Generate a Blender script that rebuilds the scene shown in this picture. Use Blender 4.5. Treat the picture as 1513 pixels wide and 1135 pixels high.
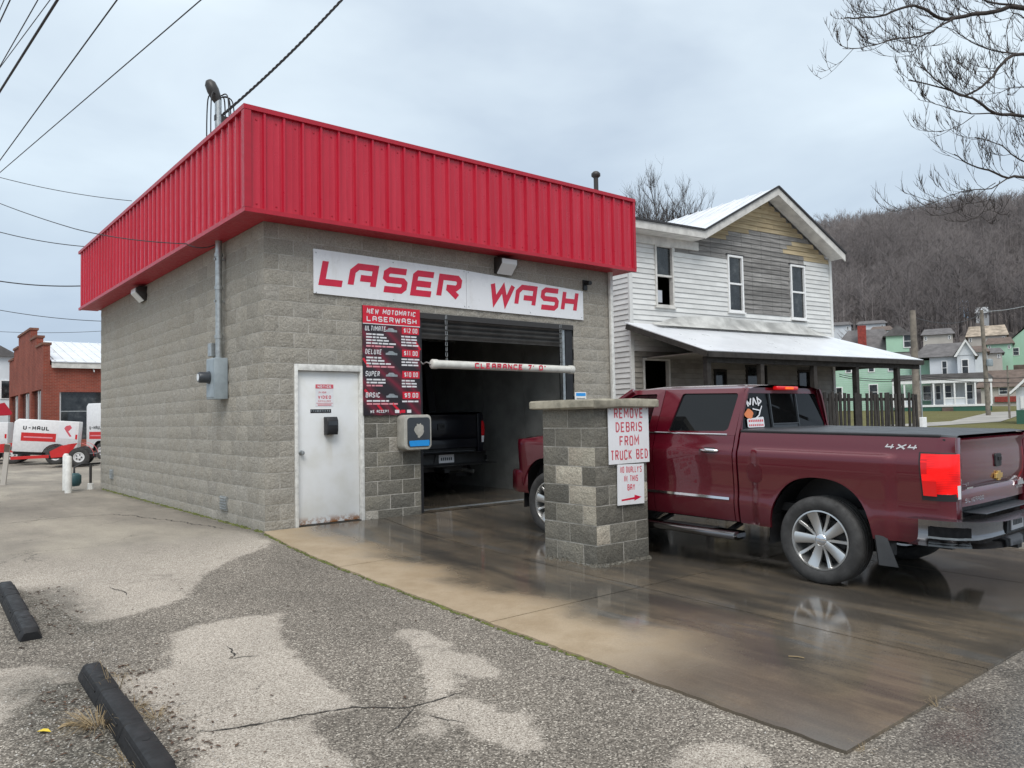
import bpy, bmesh, math, random
import numpy as np
from mathutils import Matrix, Vector
for o in list(bpy.data.objects): bpy.data.objects.remove(o)
S = bpy.context.scene
C = S.collection
rad = math.radians
# ---------------------------------------------------------------- camera
YAW, PITCH, ROLL = rad(50.5807), rad(2.4694), rad(-1.1077)
CAMP = Vector((-3.7828, -9.5917, 1.3985))
FW = Vector((math.cos(YAW)*math.cos(PITCH), math.sin(YAW)*math.cos(PITCH), math.sin(PITCH)))
r0 = Vector((math.sin(YAW), -math.cos(YAW), 0)); u0 = r0.cross(FW)
RT = r0*math.cos(ROLL) + u0*math.sin(ROLL)
UP = -r0*math.sin(ROLL) + u0*math.cos(ROLL)
cd = bpy.data.cameras.new('camera'); cam = bpy.data.objects.new('camera', cd); C.objects.link(cam)
cam.matrix_world = Matrix(((RT.x, UP.x, -FW.x, CAMP.x), (RT.y, UP.y, -FW.y, CAMP.y), (RT.z, UP.z, -FW.z, CAMP.z), (0, 0, 0, 1)))
cd.sensor_width = 36; cd.lens = 1135/1513*36; cd.clip_start = .05; cd.clip_end = 4000
S.camera = cam
# ---------------------------------------------------------------- sky and sun (overcast)
SUN_EL, SUN_AZ = rad(52), rad(215)      # azimuth clockwise from +Y
W = bpy.data.worlds.new('World'); S.world = W; W.use_nodes = True
nt = W.node_tree; N = nt.nodes; L = nt.links
bg = N['Background']; bg.inputs['Strength'].default_value = 0.1
sky = N.new('ShaderNodeTexSky'); sky.sky_type = 'NISHITA'; sky.sun_disc = False
sky.sun_elevation = SUN_EL; sky.sun_rotation = SUN_AZ; sky.dust_density = 3
tc = N.new('ShaderNodeTexCoord'); sep = N.new('ShaderNodeSeparateXYZ'); L.new(tc.outputs['Generated'], sep.inputs[0])
ramp = N.new('ShaderNodeValToRGB')       # overcast dome: brighter overhead than at the horizon
ramp.color_ramp.elements[0].position = 0.0; ramp.color_ramp.elements[0].color = (.40, .495, .62, 1)
ramp.color_ramp.elements[1].position = 1.0; ramp.color_ramp.elements[1].color = (1.05, 1.08, 1.1, 1)
e = ramp.color_ramp.elements.new(.22); e.color = (.52, .615, .70, 1)
e = ramp.color_ramp.elements.new(.5); e.color = (.64, .73, .795, 1)
L.new(sep.outputs['Z'], ramp.inputs[0])
mp = N.new('ShaderNodeMapping'); mp.inputs['Scale'].default_value = (1, 1, 2.6); L.new(tc.outputs['Generated'], mp.inputs[0])
nz = N.new('ShaderNodeTexNoise'); nz.inputs['Scale'].default_value = 2.3; nz.inputs['Detail'].default_value = 5; nz.inputs['Roughness'].default_value = .5
nz.inputs['Distortion'].default_value = .35
L.new(mp.outputs[0], nz.inputs['Vector'])
cr = N.new('ShaderNodeValToRGB'); cr.color_ramp.elements[0].position = .3; cr.color_ramp.elements[0].color = (.80, .815, .86, 1)
cr.color_ramp.elements[1].position = .72; cr.color_ramp.elements[1].color = (1.2, 1.18, 1.15, 1); L.new(nz.outputs[0], cr.inputs[0])
mul = N.new('ShaderNodeMix'); mul.data_type = 'RGBA'; mul.blend_type = 'MULTIPLY'; mul.inputs[0].default_value = 1
L.new(ramp.outputs[0], mul.inputs[6]); L.new(cr.outputs[0], mul.inputs[7])
ten = N.new('ShaderNodeMix'); ten.data_type = 'RGBA'; ten.blend_type = 'MULTIPLY'; ten.inputs[0].default_value = 1
ten.inputs[7].default_value = (10, 10, 10, 1); L.new(mul.outputs[2], ten.inputs[6])
mx = N.new('ShaderNodeMix'); mx.data_type = 'RGBA'; mx.inputs[0].default_value = .9
L.new(sky.outputs[0], mx.inputs[6]); L.new(ten.outputs[2], mx.inputs[7]); L.new(mx.outputs[2], bg.inputs['Color'])
sl = bpy.data.lights.new('sun', 'SUN'); so = bpy.data.objects.new('sun', sl); C.objects.link(so)
sl.energy = 1.5; sl.angle = rad(30); sl.color = (1, .97, .93)
sd = Vector((math.sin(SUN_AZ)*math.cos(SUN_EL), math.cos(SUN_AZ)*math.cos(SUN_EL), math.sin(SUN_EL)))
so.rotation_euler = (-sd).to_track_quat('-Z', 'Y').to_euler()
S.view_settings.view_transform = 'Standard'; S.view_settings.look = 'None'; S.view_settings.gamma = 1
S.view_settings.use_curve_mapping = False; S.view_settings.exposure = 0.4
# ---------------------------------------------------------------- helpers
rnd = random.Random(7)
def PX(px, py, dep):
    'a place in the world on the line of sight (photo pixels) at a given distance ahead'
    dep = float(dep); px = float(px)
    return CAMP + dep*(FW + RT*((px-756.5)/1135) - UP*((py-567.5)/1135))
def PH(px, py, z):
    d = FW + RT*((px-756.5)/1135) - UP*((py-567.5)/1135)
    return CAMP + d*((z-CAMP.z)/d.z)
def gz(y):
    y = min(y, 0.)
    return -.125*(1-math.exp(y/1.2)) + .0155*y
def sm(a, b, x):
    t = min(1, max(0, (x-a)/(b-a))); return t*t*(3-2*t)
def ground(x, y):
    d = (Vector((x, y, 0))-CAMP).xy
    s = d.x*FW.x + d.y*FW.y
    lat = d.x*RT.x + d.y*RT.y
    z = gz(max(y, -14.)) * (1-sm(12, 25, x))
    z += .0255*max(0, s-24) * sm(3, 16, lat-.1*s) * (1 if s < 130 else 130/s)
    return z
class MB:
    def __init__(s): s.v = []; s.f = []; s.m = []; s.cur = 0
    def add(s, vs, fs):
        b = len(s.v); s.v += [tuple(v) for v in vs]; s.f += [tuple(i+b for i in f) for f in fs]; s.m += [s.cur]*len(fs); return s
    def box(s, x0, x1, y0, y1, z0, z1):
        return s.add([(x0,y0,z0),(x1,y0,z0),(x1,y1,z0),(x0,y1,z0),(x0,y0,z1),(x1,y0,z1),(x1,y1,z1),(x0,y1,z1)],
                     [(3,2,1,0),(4,5,6,7),(0,1,5,4),(1,2,6,5),(2,3,7,6),(3,0,4,7)])
    def bar(s, a, b, w, h, up=(0,0,1)):
        a = Vector(a); b = Vector(b); d = (b-a).normalized(); u = Vector(up)
        if abs(d.dot(u)) > .98: u = Vector((1,0,0))
        sx = d.cross(u).normalized()*w/2; sz = sx.cross(d).normalized()*h/2
        return s.add([a-sx-sz,a+sx-sz,a+sx+sz,a-sx+sz,b-sx-sz,b+sx-sz,b+sx+sz,b-sx+sz],
                     [(0,1,2,3),(7,6,5,4),(0,4,5,1),(1,5,6,2),(2,6,7,3),(3,7,4,0)])
    def tube(s, pts, r, n=8, cap=True):
        pts = [Vector(p) for p in pts]
        rs = r if isinstance(r, (list, tuple)) else [r]*len(pts)
        b = len(s.v); ref = None; k = len(pts)
        for i, p in enumerate(pts):
            t = (pts[min(i+1, k-1)] - pts[max(i-1, 0)])
            if t.length < 1e-9: t = Vector((0,0,1))
            t.normalize()
            if ref is None:
                ref = Vector((0,0,1)) if abs(t.z) < .9 else Vector((1,0,0))
            sx = t.cross(ref)
            if sx.length < 1e-6: sx = t.cross(Vector((.3,.8,.1)))
            sx.normalize(); sy = sx.cross(t); ref = sy
            for j in range(n):
                a = 2*math.pi*j/n
                s.v.append(tuple(p + rs[i]*(math.cos(a)*sx + math.sin(a)*sy)))
        fs = []
        for i in range(k-1):
            for j in range(n):
                q = (j+1) % n
                fs.append((b+i*n+j, b+i*n+q, b+(i+1)*n+q, b+(i+1)*n+j))
        if cap and n > 2:
            fs.append(tuple(b+j for j in range(n))[::-1]); fs.append(tuple(b+(k-1)*n+j for j in range(n)))
        s.f += fs; s.m += [s.cur]*len(fs); return s
    def grid(s, fn, nu, nv, closeu=False):
        b = len(s.v)
        for i in range(nu):
            for j in range(nv): s.v.append(tuple(fn(i, j)))
        fs = []
        for i in range(nu if closeu else nu-1):
            for j in range(nv-1):
                k = (i+1) % nu
                fs.append((b+i*nv+j, b+k*nv+j, b+k*nv+j+1, b+i*nv+j+1))
        s.f += fs; s.m += [s.cur]*len(fs); return s
    def prism(s, pts, fn0, fn1):
        n = len(pts); vs = [fn0(*p) for p in pts] + [fn1(*p) for p in pts]
        return s.add(vs, [tuple(range(n))[::-1], tuple(range(n, 2*n))] + [(i, (i+1) % n, n+(i+1) % n, n+i) for i in range(n)])
    def lathe(s, prof, n, o=(0,0,0), axis='z'):
        def P(i, j):
            r, h = prof[j]; a = 2*math.pi*i/n; c, q = r*math.cos(a), r*math.sin(a)
            p = {'z': (c, q, h), 'y': (c, h, q), 'x': (h, c, q)}[axis]
            return (p[0]+o[0], p[1]+o[1], p[2]+o[2])
        return s.grid(P, n, len(prof), True)
    def mesh(s, name, mats, smooth=None, bevel=0, fix=True, seg=2):
        me = bpy.data.meshes.new(name); me.from_pydata(s.v, [], s.f)
        for m in (mats if isinstance(mats, (list, tuple)) else [mats]): me.materials.append(m)
        if max(s.m, default=0) > 0: me.polygons.foreach_set('material_index', s.m)
        if fix or bevel:
            bm = bmesh.new(); bm.from_mesh(me)
            if fix: bmesh.ops.recalc_face_normals(bm, faces=bm.faces)
            if bevel:
                ed = [e for e in bm.edges if len(e.link_faces) == 2 and e.calc_face_angle(0) > .6]
                bmesh.ops.bevel(bm, geom=ed, offset=bevel, segments=seg, affect='EDGES', profile=.5, clamp_overlap=True)
            bm.to_mesh(me); bm.free()
        if smooth is not None:
            me.shade_smooth()
            if smooth < 179: me.set_sharp_from_angle(angle=rad(smooth))
        me.update(); return me
    def build(s, name, mats, parent=None, smooth=None, bevel=0, fix=True, seg=2):
        return link(name, s.mesh(name, mats, smooth, bevel, fix, seg), parent)
def link(name, me, parent=None, loc=None, rot=None, scale=None):
    o = bpy.data.objects.new(name, me); C.objects.link(o)
    if parent is not None: o.parent = parent
    if loc is not None: o.location = loc
    if rot is not None: o.rotation_euler = rot
    if scale is not None: o.scale = scale
    return o
def tag(o, label, cat, group=None):
    o['label'] = label; o['category'] = cat
    if group: o['group'] = group
    return o
def thing(name, label, cat, loc=(0,0,0), rz=0, group=None):
    o = bpy.data.objects.new(name, None); C.objects.link(o); o.location = loc; o.rotation_euler = (0,0,rz); o.empty_display_size = .2
    return tag(o, label, cat, group)
def np_mesh(name, v, t, mat):
    me = bpy.data.meshes.new(name); v = np.asarray(v, dtype=np.float32); t = np.asarray(t, dtype=np.int32)
    me.vertices.add(len(v)); me.vertices.foreach_set('co', v.ravel())
    k = t.shape[1]; me.loops.add(t.size); me.polygons.add(len(t))
    me.loops.foreach_set('vertex_index', t.ravel()); me.polygons.foreach_set('loop_start', np.arange(0, t.size, k, dtype=np.int32))
    me.update(calc_edges=True); me.validate(); me.materials.append(mat); return me
def box(name, mat, parent, x0, x1, y0, y1, z0, z1, bevel=0):
    return MB().box(x0, x1, y0, y1, z0, z1).build(name, mat, parent, bevel=bevel, smooth=30 if bevel else None)
# ---------------------------------------------------------------- materials
class NT:
    def __init__(s, name):
        s.m = bpy.data.materials.new(name); s.m.use_nodes = True; s.t = s.m.node_tree; s.N = s.t.nodes; s.L = s.t.links
        s.b = s.N['Principled BSDF']
        s.tc = s.N.new('ShaderNodeTexCoord')
        s.oi = None
    def set(s, **k):
        for a, v in k.items():
            nm = {'rough':'Roughness','metal':'Metallic','spec':'Specular IOR Level','coat':'Coat Weight','coatr':'Coat Roughness','trans':'Transmission Weight','ior':'IOR','col':'Base Color','emit':'Emission Color','es':'Emission Strength','alpha':'Alpha'}[a]
            if a in ('col', 'emit'): v = (*v, 1)
            s.b.inputs[nm].default_value = v
        return s
    def rand(s):
        if s.oi is None: s.oi = s.N.new('ShaderNodeObjectInfo')
        return s.oi.outputs['Random']
    def noise(s, scale, detail=4, rough=.55, co='Object', sc=None, w=False, dist=0):
        n = s.N.new('ShaderNodeTexNoise'); n.inputs['Scale'].default_value = scale; n.inputs['Detail'].default_value = detail
        n.inputs['Roughness'].default_value = rough; n.inputs['Distortion'].default_value = dist
        v = s.tc.outputs[co]
        if sc: mp = s.N.new('ShaderNodeMapping'); mp.inputs['Scale'].default_value = sc; s.L.new(v, mp.inputs[0]); v = mp.outputs[0]
        s.L.new(v, n.inputs['Vector'])
        if w:
            n.noise_dimensions = '4D'; s.L.new(s.math('MULTIPLY', s.rand(), 40.), n.inputs['W'])
        return n.outputs[0]
    def math(s, op, a, b=0., c=None):
        n = s.N.new('ShaderNodeMath'); n.operation = op
        for i, x in enumerate((a, b) if c is None else (a, b, c)):
            if isinstance(x, (int, float)): n.inputs[i].default_value = x
            else: s.L.new(x, n.inputs[i])
        return n.outputs[0]
    def ramp(s, fac, stops, interp='LINEAR'):
        n = s.N.new('ShaderNodeValToRGB'); n.color_ramp.interpolation = interp
        el = n.color_ramp.elements
        while len(el) < len(stops): el.new(.5)
        for e, (p, c) in zip(el, stops):
            e.position = p; e.color = (*c, 1) if not isinstance(c, (int, float)) else (c, c, c, 1)
        s.L.new(fac, n.inputs[0]); return n.outputs[0]
    def mix(s, fac, a, b, mode='MIX'):
        n = s.N.new('ShaderNodeMix'); n.data_type = 'RGBA'; n.blend_type = mode
        for i, x in ((0, fac), (6, a), (7, b)):
            if isinstance(x, (int, float)): n.inputs[i].default_value = x if i == 0 else (x, x, x, 1)
            elif isinstance(x, tuple): n.inputs[i].default_value = (*x, 1)
            else: s.L.new(x, n.inputs[i])
        return n.outputs[2]
    def attr(s, name):
        n = s.N.new('ShaderNodeAttribute'); n.attribute_name = name; return n.outputs['Fac']
    def map(s, x, a, b, c, d):
        n = s.N.new('ShaderNodeMapRange'); n.interpolation_type = 'SMOOTHSTEP'
        s.L.new(x, n.inputs[0])
        for i, q in enumerate((a, b, c, d)): n.inputs[i+1].default_value = q
        return n.outputs[0]
    def color(s, x): s.L.new(x, s.b.inputs['Base Color']); return s
    def roughness(s, x): s.L.new(x, s.b.inputs['Roughness']); return s
    def bump(s, h, strength=.3, dist=.01):
        n = s.N.new('ShaderNodeBump'); n.inputs['Strength'].default_value = strength; n.inputs['Distance'].default_value = dist
        s.L.new(h, n.inputs['Height']); s.L.new(n.outputs[0], s.b.inputs['Normal']); return s
def sc3(c, k): return tuple(min(1, x*k) for x in c)
def pmat(name, col, rough=.6, metal=0, var=.15, scale=6., bump=0, bscale=60., bdist=.005, rand=0, **k):
    n = NT(name); n.set(rough=rough, metal=metal, **k)
    c = n.mix(n.map(n.noise(scale, 5, .6, w=rand > 0), .3, .7, 0, 1), sc3(col, 1-var), sc3(col, 1+var))
    if rand:
        f = n.math('MULTIPLY_ADD', n.rand(), 2*rand, 1-rand); c = n.mix(1., c, f, 'MULTIPLY')
    n.color(c)
    n.roughness(n.map(n.noise(scale*2.3, 3), .3, .7, max(.02, rough*.85), min(1, rough*1.15)))
    if bump: n.bump(n.noise(bscale, 4), bump, bdist)
    return n.m
# ---- shared materials
def flat(name, col, rough=.5, metal=0, **k): return pmat(name, col, rough, metal, var=.06, scale=9, **k)
M = {}
def block_mat(name, col, warm, rand=.10, bs=1.):
    n = NT(name); n.set(rough=.92, spec=.25)
    big = n.noise(1.3, 4, .6, co='Object', w=True); fine = n.noise(55, 5, .7, w=True); mid = n.noise(17, 5, .65, w=True)
    c = n.mix(n.map(big, .3, .7, 0, 1), col, warm)
    c = n.mix(n.map(fine, .25, .75, 0, 1), n.mix(1., c, .66, 'MULTIPLY'), n.mix(1., c, 1.28, 'MULTIPLY'))
    c = n.mix(1., c, n.math('MULTIPLY_ADD', n.rand(), 2*rand, 1-rand), 'MULTIPLY')
    n.color(c)
    h = n.math('ADD', n.math('MULTIPLY', mid, 1.0), n.math('MULTIPLY', fine, .45))
    n.bump(h, 1.0, .028*bs); return n.m
M['block'] = block_mat('split_face_block', (.375, .352, .31), (.35, .322, .272))
M['block_dark'] = block_mat('damp_block', (.165, .158, .138), (.205, .19, .155), .25)
M['block_light'] = block_mat('pale_block', (.47, .44, .36), (.42, .37, .30), .15)
n = NT('mortar'); n.set(rough=.95, spec=.2)
n.color(n.ramp(n.noise(4.5, 7, .75), [(.34, (.30, .282, .25)), (.48, (.385, .365, .325)), (.58, (.50, .475, .43)), (.74, (.60, .575, .53))])); n.bump(n.noise(80), .4, .004); M['mortar'] = n.m
n = NT('red_metal'); n.set(rough=.38, spec=.5, coat=.0)
st = n.noise(5, 6, .65, sc=(1, 1, .08), w=True)
n.color(n.mix(n.map(st, .35, .7, 0, 1), n.mix(n.math('MULTIPLY', n.rand(), .6), (.485, .006, .028), (.42, .005, .025)), (.55, .018, .044)))
n.roughness(n.map(n.noise(6, 4), .3, .7, .26, .46)); n.bump(n.math('ADD', n.noise(1.4, 2, w=True), n.math('MULTIPLY', n.noise(4, 2, w=True), .3)), .28, .03); M['red'] = n.m
M['red_trim'] = flat('red_trim', (.42, .006, .024), .4)
M['soffit'] = flat('red_soffit', (.42, .02, .035), .5)
n = NT('white_door'); n.set(rough=.45)
c = n.mix(n.map(n.noise(3, 5), .35, .75, 0, 1), (.74, .75, .75), (.66, .66, .63))
sp = n.N.new('ShaderNodeSeparateXYZ'); n.L.new(n.tc.outputs['Object'], sp.inputs[0])
rust = n.math('MULTIPLY', n.map(sp.outputs[2], .03, .15, 1, 0), n.map(n.noise(9, 6, .7), .42, .54, 0, 1))
drip = n.math('MULTIPLY', n.math('MULTIPLY', n.map(n.math('ABSOLUTE', n.math('SUBTRACT', sp.outputs[0], .92)), .02, .075, .4, 0), n.map(sp.outputs[2], .70, 1.2, 0, 1)), n.math('MULTIPLY', n.map(sp.outputs[2], 1.2, 1.23, 1, 0), n.map(n.noise(5, 4, .6, sc=(3, 1, .6)), .3, .6, .3, 1))); c = n.mix(drip, c, (.45, .38, .24))
n.color(n.mix(rust, c, (.30, .12, .035))); M['door'] = n.m
M['frame_white'] = pmat('worn_white_frame', (.66, .655, .62), .55, var=.16, scale=14)
n = NT('sign_white'); n.set(rough=.28, col=(.80, .81, .83)); n.roughness(n.map(n.noise(4), .3, .7, .22, .4))
n.color(n.mix(n.map(n.noise(2.2, 6, .7, sc=(1, 1, .3)), .5, .75, 0, 1), (.80, .81, .83), (.68, .68, .67))); M['sign'] = n.m
M['sign_red'] = flat('sign_red_vinyl', (.62, .012, .05), .35)
M['sign_pink'] = flat('faded_red_vinyl', (.60, .10, .13), .45)
M['black'] = flat('black_plastic', (.014, .014, .016), .5)
M['dark'] = flat('dark_recess', (.012, .012, .013), .8)
M['galv'] = pmat('galvanised_steel', (.44, .46, .46), .42, .85, var=.18, scale=14)
M['grey_box'] = pmat('grey_enamel', (.30, .35, .38), .45, .0, var=.1, scale=8)
M['white_pvc'] = pmat('white_pipe', (.66, .65, .60), .45, var=.10, scale=10)
M['white'] = flat('white_paint', (.78, .78, .77), .5)
n = NT('dark_window_glass'); n.set(rough=.05, spec=.6); n.color(n.ramp(n.noise(2.6, 6, .7), [(.35, (.008, .010, .011)), (.55, (.03, .034, .036)), (.7, (.09, .095, .095))])); M['glass_dark'] = n.m  # pale noise blotches paint varied reflections into the pane colour
M['lens'] = NT('lamp_lens').set(col=(.72, .74, .74), rough=.15, spec=.6).m
M['bronze'] = flat('bronze_housing', (.035, .032, .03), .45)
M['chrome'] = NT('chrome').set(col=(.75, .76, .78), rough=.12, metal=1).m
M['cable'] = flat('black_cable', (.02, .02, .022), .6)
# ---------------------------------------------------------------- ground
def PG(px, py):
    z = 0.
    for i in range(40):
        p = PH(px, py, z); z = .5*z + .5*gz(p.y)
    return (p.x, p.y)
def crop3(l): return [(400+x/3.026, 800+y/3.026) for x, y in l]
POLY = [
 [(-120,700),(0,724),(150,735),(260,757),(395,797),(400,806),(345,826),(302,851),(284,872),(270,886),(205,905),(160,918),(134,922),(108,914),(95,905),(62,893),(45,880),(20,868),(-120,850)],
 [(250,936),(300,922),(355,912),(420,905),(414,930),(424,957),(440,975),(475,1003),(505,1023),(536,1046),(490,1052),(440,1058),(380,1069),(340,1078),(295,1080),(255,1068),(225,1050),(200,1030),(168,1018),(150,1005),(190,998),(232,992),(256,984),(254,962)],
 [(-60,996),(0,990),(30,985),(62,983),(100,988),(112,996),(108,1010),(80,1026),(45,1035),(25,1055),(0,1068),(-60,1080)],
 crop3([(540,400),(590,385),(680,402),(760,430),(860,500),(1000,540),(1060,590),(1000,620),(900,612),(830,572),(815,600),(850,665),(780,690),(700,722),(720,690),(690,610),(650,560),(670,520),(620,460)]),
 crop3([(690,742),(850,690),(930,710),(1050,770),(1120,760),(1160,800),(1200,870),(1218,910),(1170,945),(1090,930),(1000,890),(880,860),(840,812),(760,800),(700,775)]),
 crop3([(650,800),(740,800),(790,850),(740,868),(650,850)]), crop3([(522,812),(600,798),(565,832)]),
 crop3([(-380,860),(-150,835),(0,815),(175,800),(210,860),(300,930),(360,980),(400,1030),(460,1120),(200,1200),(-380,1200),(-330,1010)]),
 [(985,1150),(990,1120),(1020,1103),(1065,1097),(1105,1104),(1135,1120),(1160,1150)],
]
WP = [np.array([PG(*p) for p in q]) for q in POLY]
def signed(pts, poly):
    d = np.full(len(pts), 1e9); inside = np.zeros(len(pts), bool); n = len(poly)
    for i in range(n):
        a = poly[i]; b = poly[(i+1) % n]; ab = b-a; t = np.clip(((pts-a)@ab)/(ab@ab+1e-9), 0, 1)
        d = np.minimum(d, np.linalg.norm(pts-(a+t[:,None]*ab), axis=1))
        cnd = (a[1] > pts[:,1]) != (b[1] > pts[:,1])
        xi = a[0] + (pts[:,1]-a[1])/(b[1]-a[1]+1e-12)*(b[0]-a[0])
        inside ^= cnd & (pts[:,0] < xi)
    return np.where(inside, d, -d)
def axis(lo, hi, step, far):
    a = list(np.arange(lo, hi+1e-6, step)); s = step
    while a[-1] < far: s *= 1.35; a.append(a[-1]+s)
    s = step
    while a[0] > -far: s *= 1.35; a.insert(0, a[0]-s)
    return np.array(a)
gx, gy = axis(-5.2, 1.4, .08, 1600), axis(-9.4, .4, .08, 1600)
GX, GY = np.meshgrid(gx, gy, indexing='ij'); pts = np.stack([GX.ravel(), GY.ravel()], 1)
zz = np.array([ground(x, y) for x, y in pts])
inslab = (pts[:,0] > .1) & (pts[:,0] < 6.1) & (pts[:,1] > -7.5) & (pts[:,1] < 9.3); zz[inslab] -= .12
nx, ny = len(gx), len(gy); idx = np.arange(nx*ny).reshape(nx, ny)
quads = np.stack([idx[:-1,:-1], idx[1:,:-1], idx[1:,1:], idx[:-1,1:]], -1).reshape(-1, 4)
n = NT('asphalt'); n.set(rough=.9, spec=.35)
co = 'Object'
d = n.attr('light')
wob = n.math('ADD', n.math('MULTIPLY', n.math('SUBTRACT', n.noise(7, 5, .6, co), .5), .22), n.math('MULTIPLY', n.math('SUBTRACT', n.noise(70, 4, .7, co), .5), .26))
f = n.map(n.math('ADD', d, wob), -.028, .035, 0, 1)
vor = n.N.new('ShaderNodeTexVoronoi'); vor.inputs['Scale'].default_value = 118; n.L.new(n.tc.outputs[co], vor.inputs['Vector'])
sp = n.N.new('ShaderNodeSeparateColor'); n.L.new(vor.outputs['Color'], sp.inputs[0]); chip = sp.outputs[0]
vor2 = n.N.new('ShaderNodeTexVoronoi'); vor2.inputs['Scale'].default_value = 150; n.L.new(n.tc.outputs[co], vor2.inputs['Vector'])
sp2 = n.N.new('ShaderNodeSeparateColor'); n.L.new(vor2.outputs['Color'], sp2.inputs[0]); chip2 = sp2.outputs[0]
stain = n.noise(.7, 6, .6, co)
dark = n.ramp(chip, [(0, (.068, .059, .048)), (.40, (.152, .132, .109)), (.74, (.245, .216, .18)), (.90, (.35, .312, .264)), (1, (.58, .53, .45))])
dark = n.mix(1., dark, n.ramp(stain, [(.3, .74), (.7, 1.18)]), 'MULTIPLY')
lite = n.ramp(chip2, [(0, (.18, .152, .122)), (.4, (.365, .322, .272)), (.85, (.495, .445, .38)), (1, (.64, .585, .51))])
lite = n.mix(1., lite, n.ramp(stain, [(.25, .78), (.75, 1.16)]), 'MULTIPLY')
far = n.attr('far')
base = n.mix(f, dark, lite)
farc = n.ramp(n.noise(.55, 7, .65, co, sc=(1, .45, 1)), [(.3, (.145, .13, .11)), (.48, (.235, .21, .175)), (.62, (.33, .295, .24)), (.75, (.40, .36, .29))])
base = n.mix(far, base, n.mix(n.map(chip, 0, 1, 0, .35), farc, n.mix(1., farc, 1.7, 'MULTIPLY')))
vc = n.N.new('ShaderNodeTexVoronoi'); vc.feature = 'DISTANCE_TO_EDGE'; vc.inputs['Scale'].default_value = .85
wp = n.N.new('ShaderNodeVectorMath'); wp.operation = 'MULTIPLY_ADD'; nc = n.N.new('ShaderNodeTexNoise'); nc.inputs['Scale'].default_value = 2.5; nc.inputs['Detail'].default_value = 6; nc.inputs['Roughness'].default_value = .7; n.L.new(n.tc.outputs[co], nc.inputs['Vector'])
n.L.new(nc.outputs['Color'], wp.inputs[0]); wp.inputs[1].default_value = (.55, .55, .55); n.L.new(n.tc.outputs[co], wp.inputs[2]); n.L.new(wp.outputs[0], vc.inputs['Vector'])
hair = n.math('MULTIPLY', n.map(vc.outputs['Distance'], .0015, .006, 1, 0), n.map(n.noise(.9, 3, .6, co), .50, .60, 0, .8)); base = n.mix(hair, base, (.045, .039, .032))
base = n.mix(n.map(n.noise(1.7, 5, .7, co), .60, .74, 0, .38), base, (.07, .06, .05))
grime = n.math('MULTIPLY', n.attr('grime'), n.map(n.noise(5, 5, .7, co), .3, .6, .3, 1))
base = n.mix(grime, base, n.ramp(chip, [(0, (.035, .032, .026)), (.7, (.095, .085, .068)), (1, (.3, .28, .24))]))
wet = n.attr('wet'); wet = n.math('MULTIPLY', wet, n.map(n.noise(2.2, 4, .6, co), .3, .6, .45, 1))
n.color(n.mix(n.math('MULTIPLY', wet, .9), base, n.mix(1., base, .42, 'MULTIPLY')))
n.roughness(n.math('SUBTRACT', .92, n.math('MULTIPLY', wet, .72)))
n.bump(n.math('ADD', n.math('MULTIPLY', vor.outputs['Distance'], -1.0), n.math('MULTIPLY', n.noise(30, 3, .6, co), .6)), .6, .008)
for q in n.N:
    if q.type == 'BUMP': n.L.new(n.math('SUBTRACT', .6, n.math('MULTIPLY', n.attr('wet'), .48)), q.inputs['Strength'])
M['asphalt'] = n.m
me = np_mesh('ground', np.column_stack([pts, zz]), quads, M['asphalt']); me.shade_smooth()
def vattr(me, nm, arr):
    a = me.attributes.new(nm, 'FLOAT', 'POINT'); a.data.foreach_set('value', np.asarray(arr, np.float32))
near = (np.abs(pts[:,0]) < 12) & (np.abs(pts[:,1]) < 14)
lg = np.full(len(pts), -1.); sel = np.where(near)[0]
lg[sel] = np.clip(np.max([signed(pts[sel], w) for w in WP], axis=0), -1, 1)
vattr(me, 'light', lg)
ss = lambda a, b, x: (lambda t: t*t*(3-2*t))(np.clip((x-a)/(b-a), 0, 1))
vattr(me, 'far', np.maximum(ss(-.9, .6, pts[:,1])*(pts[:,0] < 8), ss(9, 14, pts[:,0])))
wetv = ss(-.6, .5, pts[:,0])*ss(-7.4, -7.9, pts[:,1]) + ss(6.0, 6.6, pts[:,0])*ss(-2, -4, pts[:,1])
vattr(me, 'wet', np.clip(wetv, 0, 1))
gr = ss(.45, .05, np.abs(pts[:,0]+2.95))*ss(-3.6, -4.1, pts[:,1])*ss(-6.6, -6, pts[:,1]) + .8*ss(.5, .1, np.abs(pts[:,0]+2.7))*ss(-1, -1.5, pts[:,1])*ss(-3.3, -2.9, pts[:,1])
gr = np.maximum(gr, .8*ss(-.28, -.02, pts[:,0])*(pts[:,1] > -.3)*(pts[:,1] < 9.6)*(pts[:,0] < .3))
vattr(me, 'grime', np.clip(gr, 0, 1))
gnd = link('ground', me); gnd['kind'] = 'structure'
# cracks in the asphalt, each a narrow sunken-looking tar-dark ribbon of its own shape
M['crack'] = flat('crack_dirt', (.032, .028, .024), .95)
def ribbon(name, pix, w, parent, mat, dz=.004, seed=1, jit=.02):
    r = random.Random(seed); P = [Vector(PG(*p)) for p in pix]; out = []
    for a, b in zip(P, P[1:]):
        k = max(2, int((b-a).length/.025))
        for i in range(k): out.append(a.lerp(b, i/k))
    out.append(P[-1]); mb = MB(); nn = len(out); j = 0; offs = []
    for i in range(nn): j = .7*j + r.uniform(-1, 1)*jit; offs.append(j)
    def fn(i, k):
        t = (out[min(i+1, nn-1)]-out[max(i-1, 0)]).normalized(); pn = Vector((-t.y, t.x)); ww = w*(.25+r.random())*min(1, .15+min(i, nn-1-i)/4)
        q = out[i] + pn*(offs[i]+(k-.5)*ww); return (q.x, q.y, gz(q.y)+dz)
    return mb.grid(fn, nn, 2).build(name, mat, parent)
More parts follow.
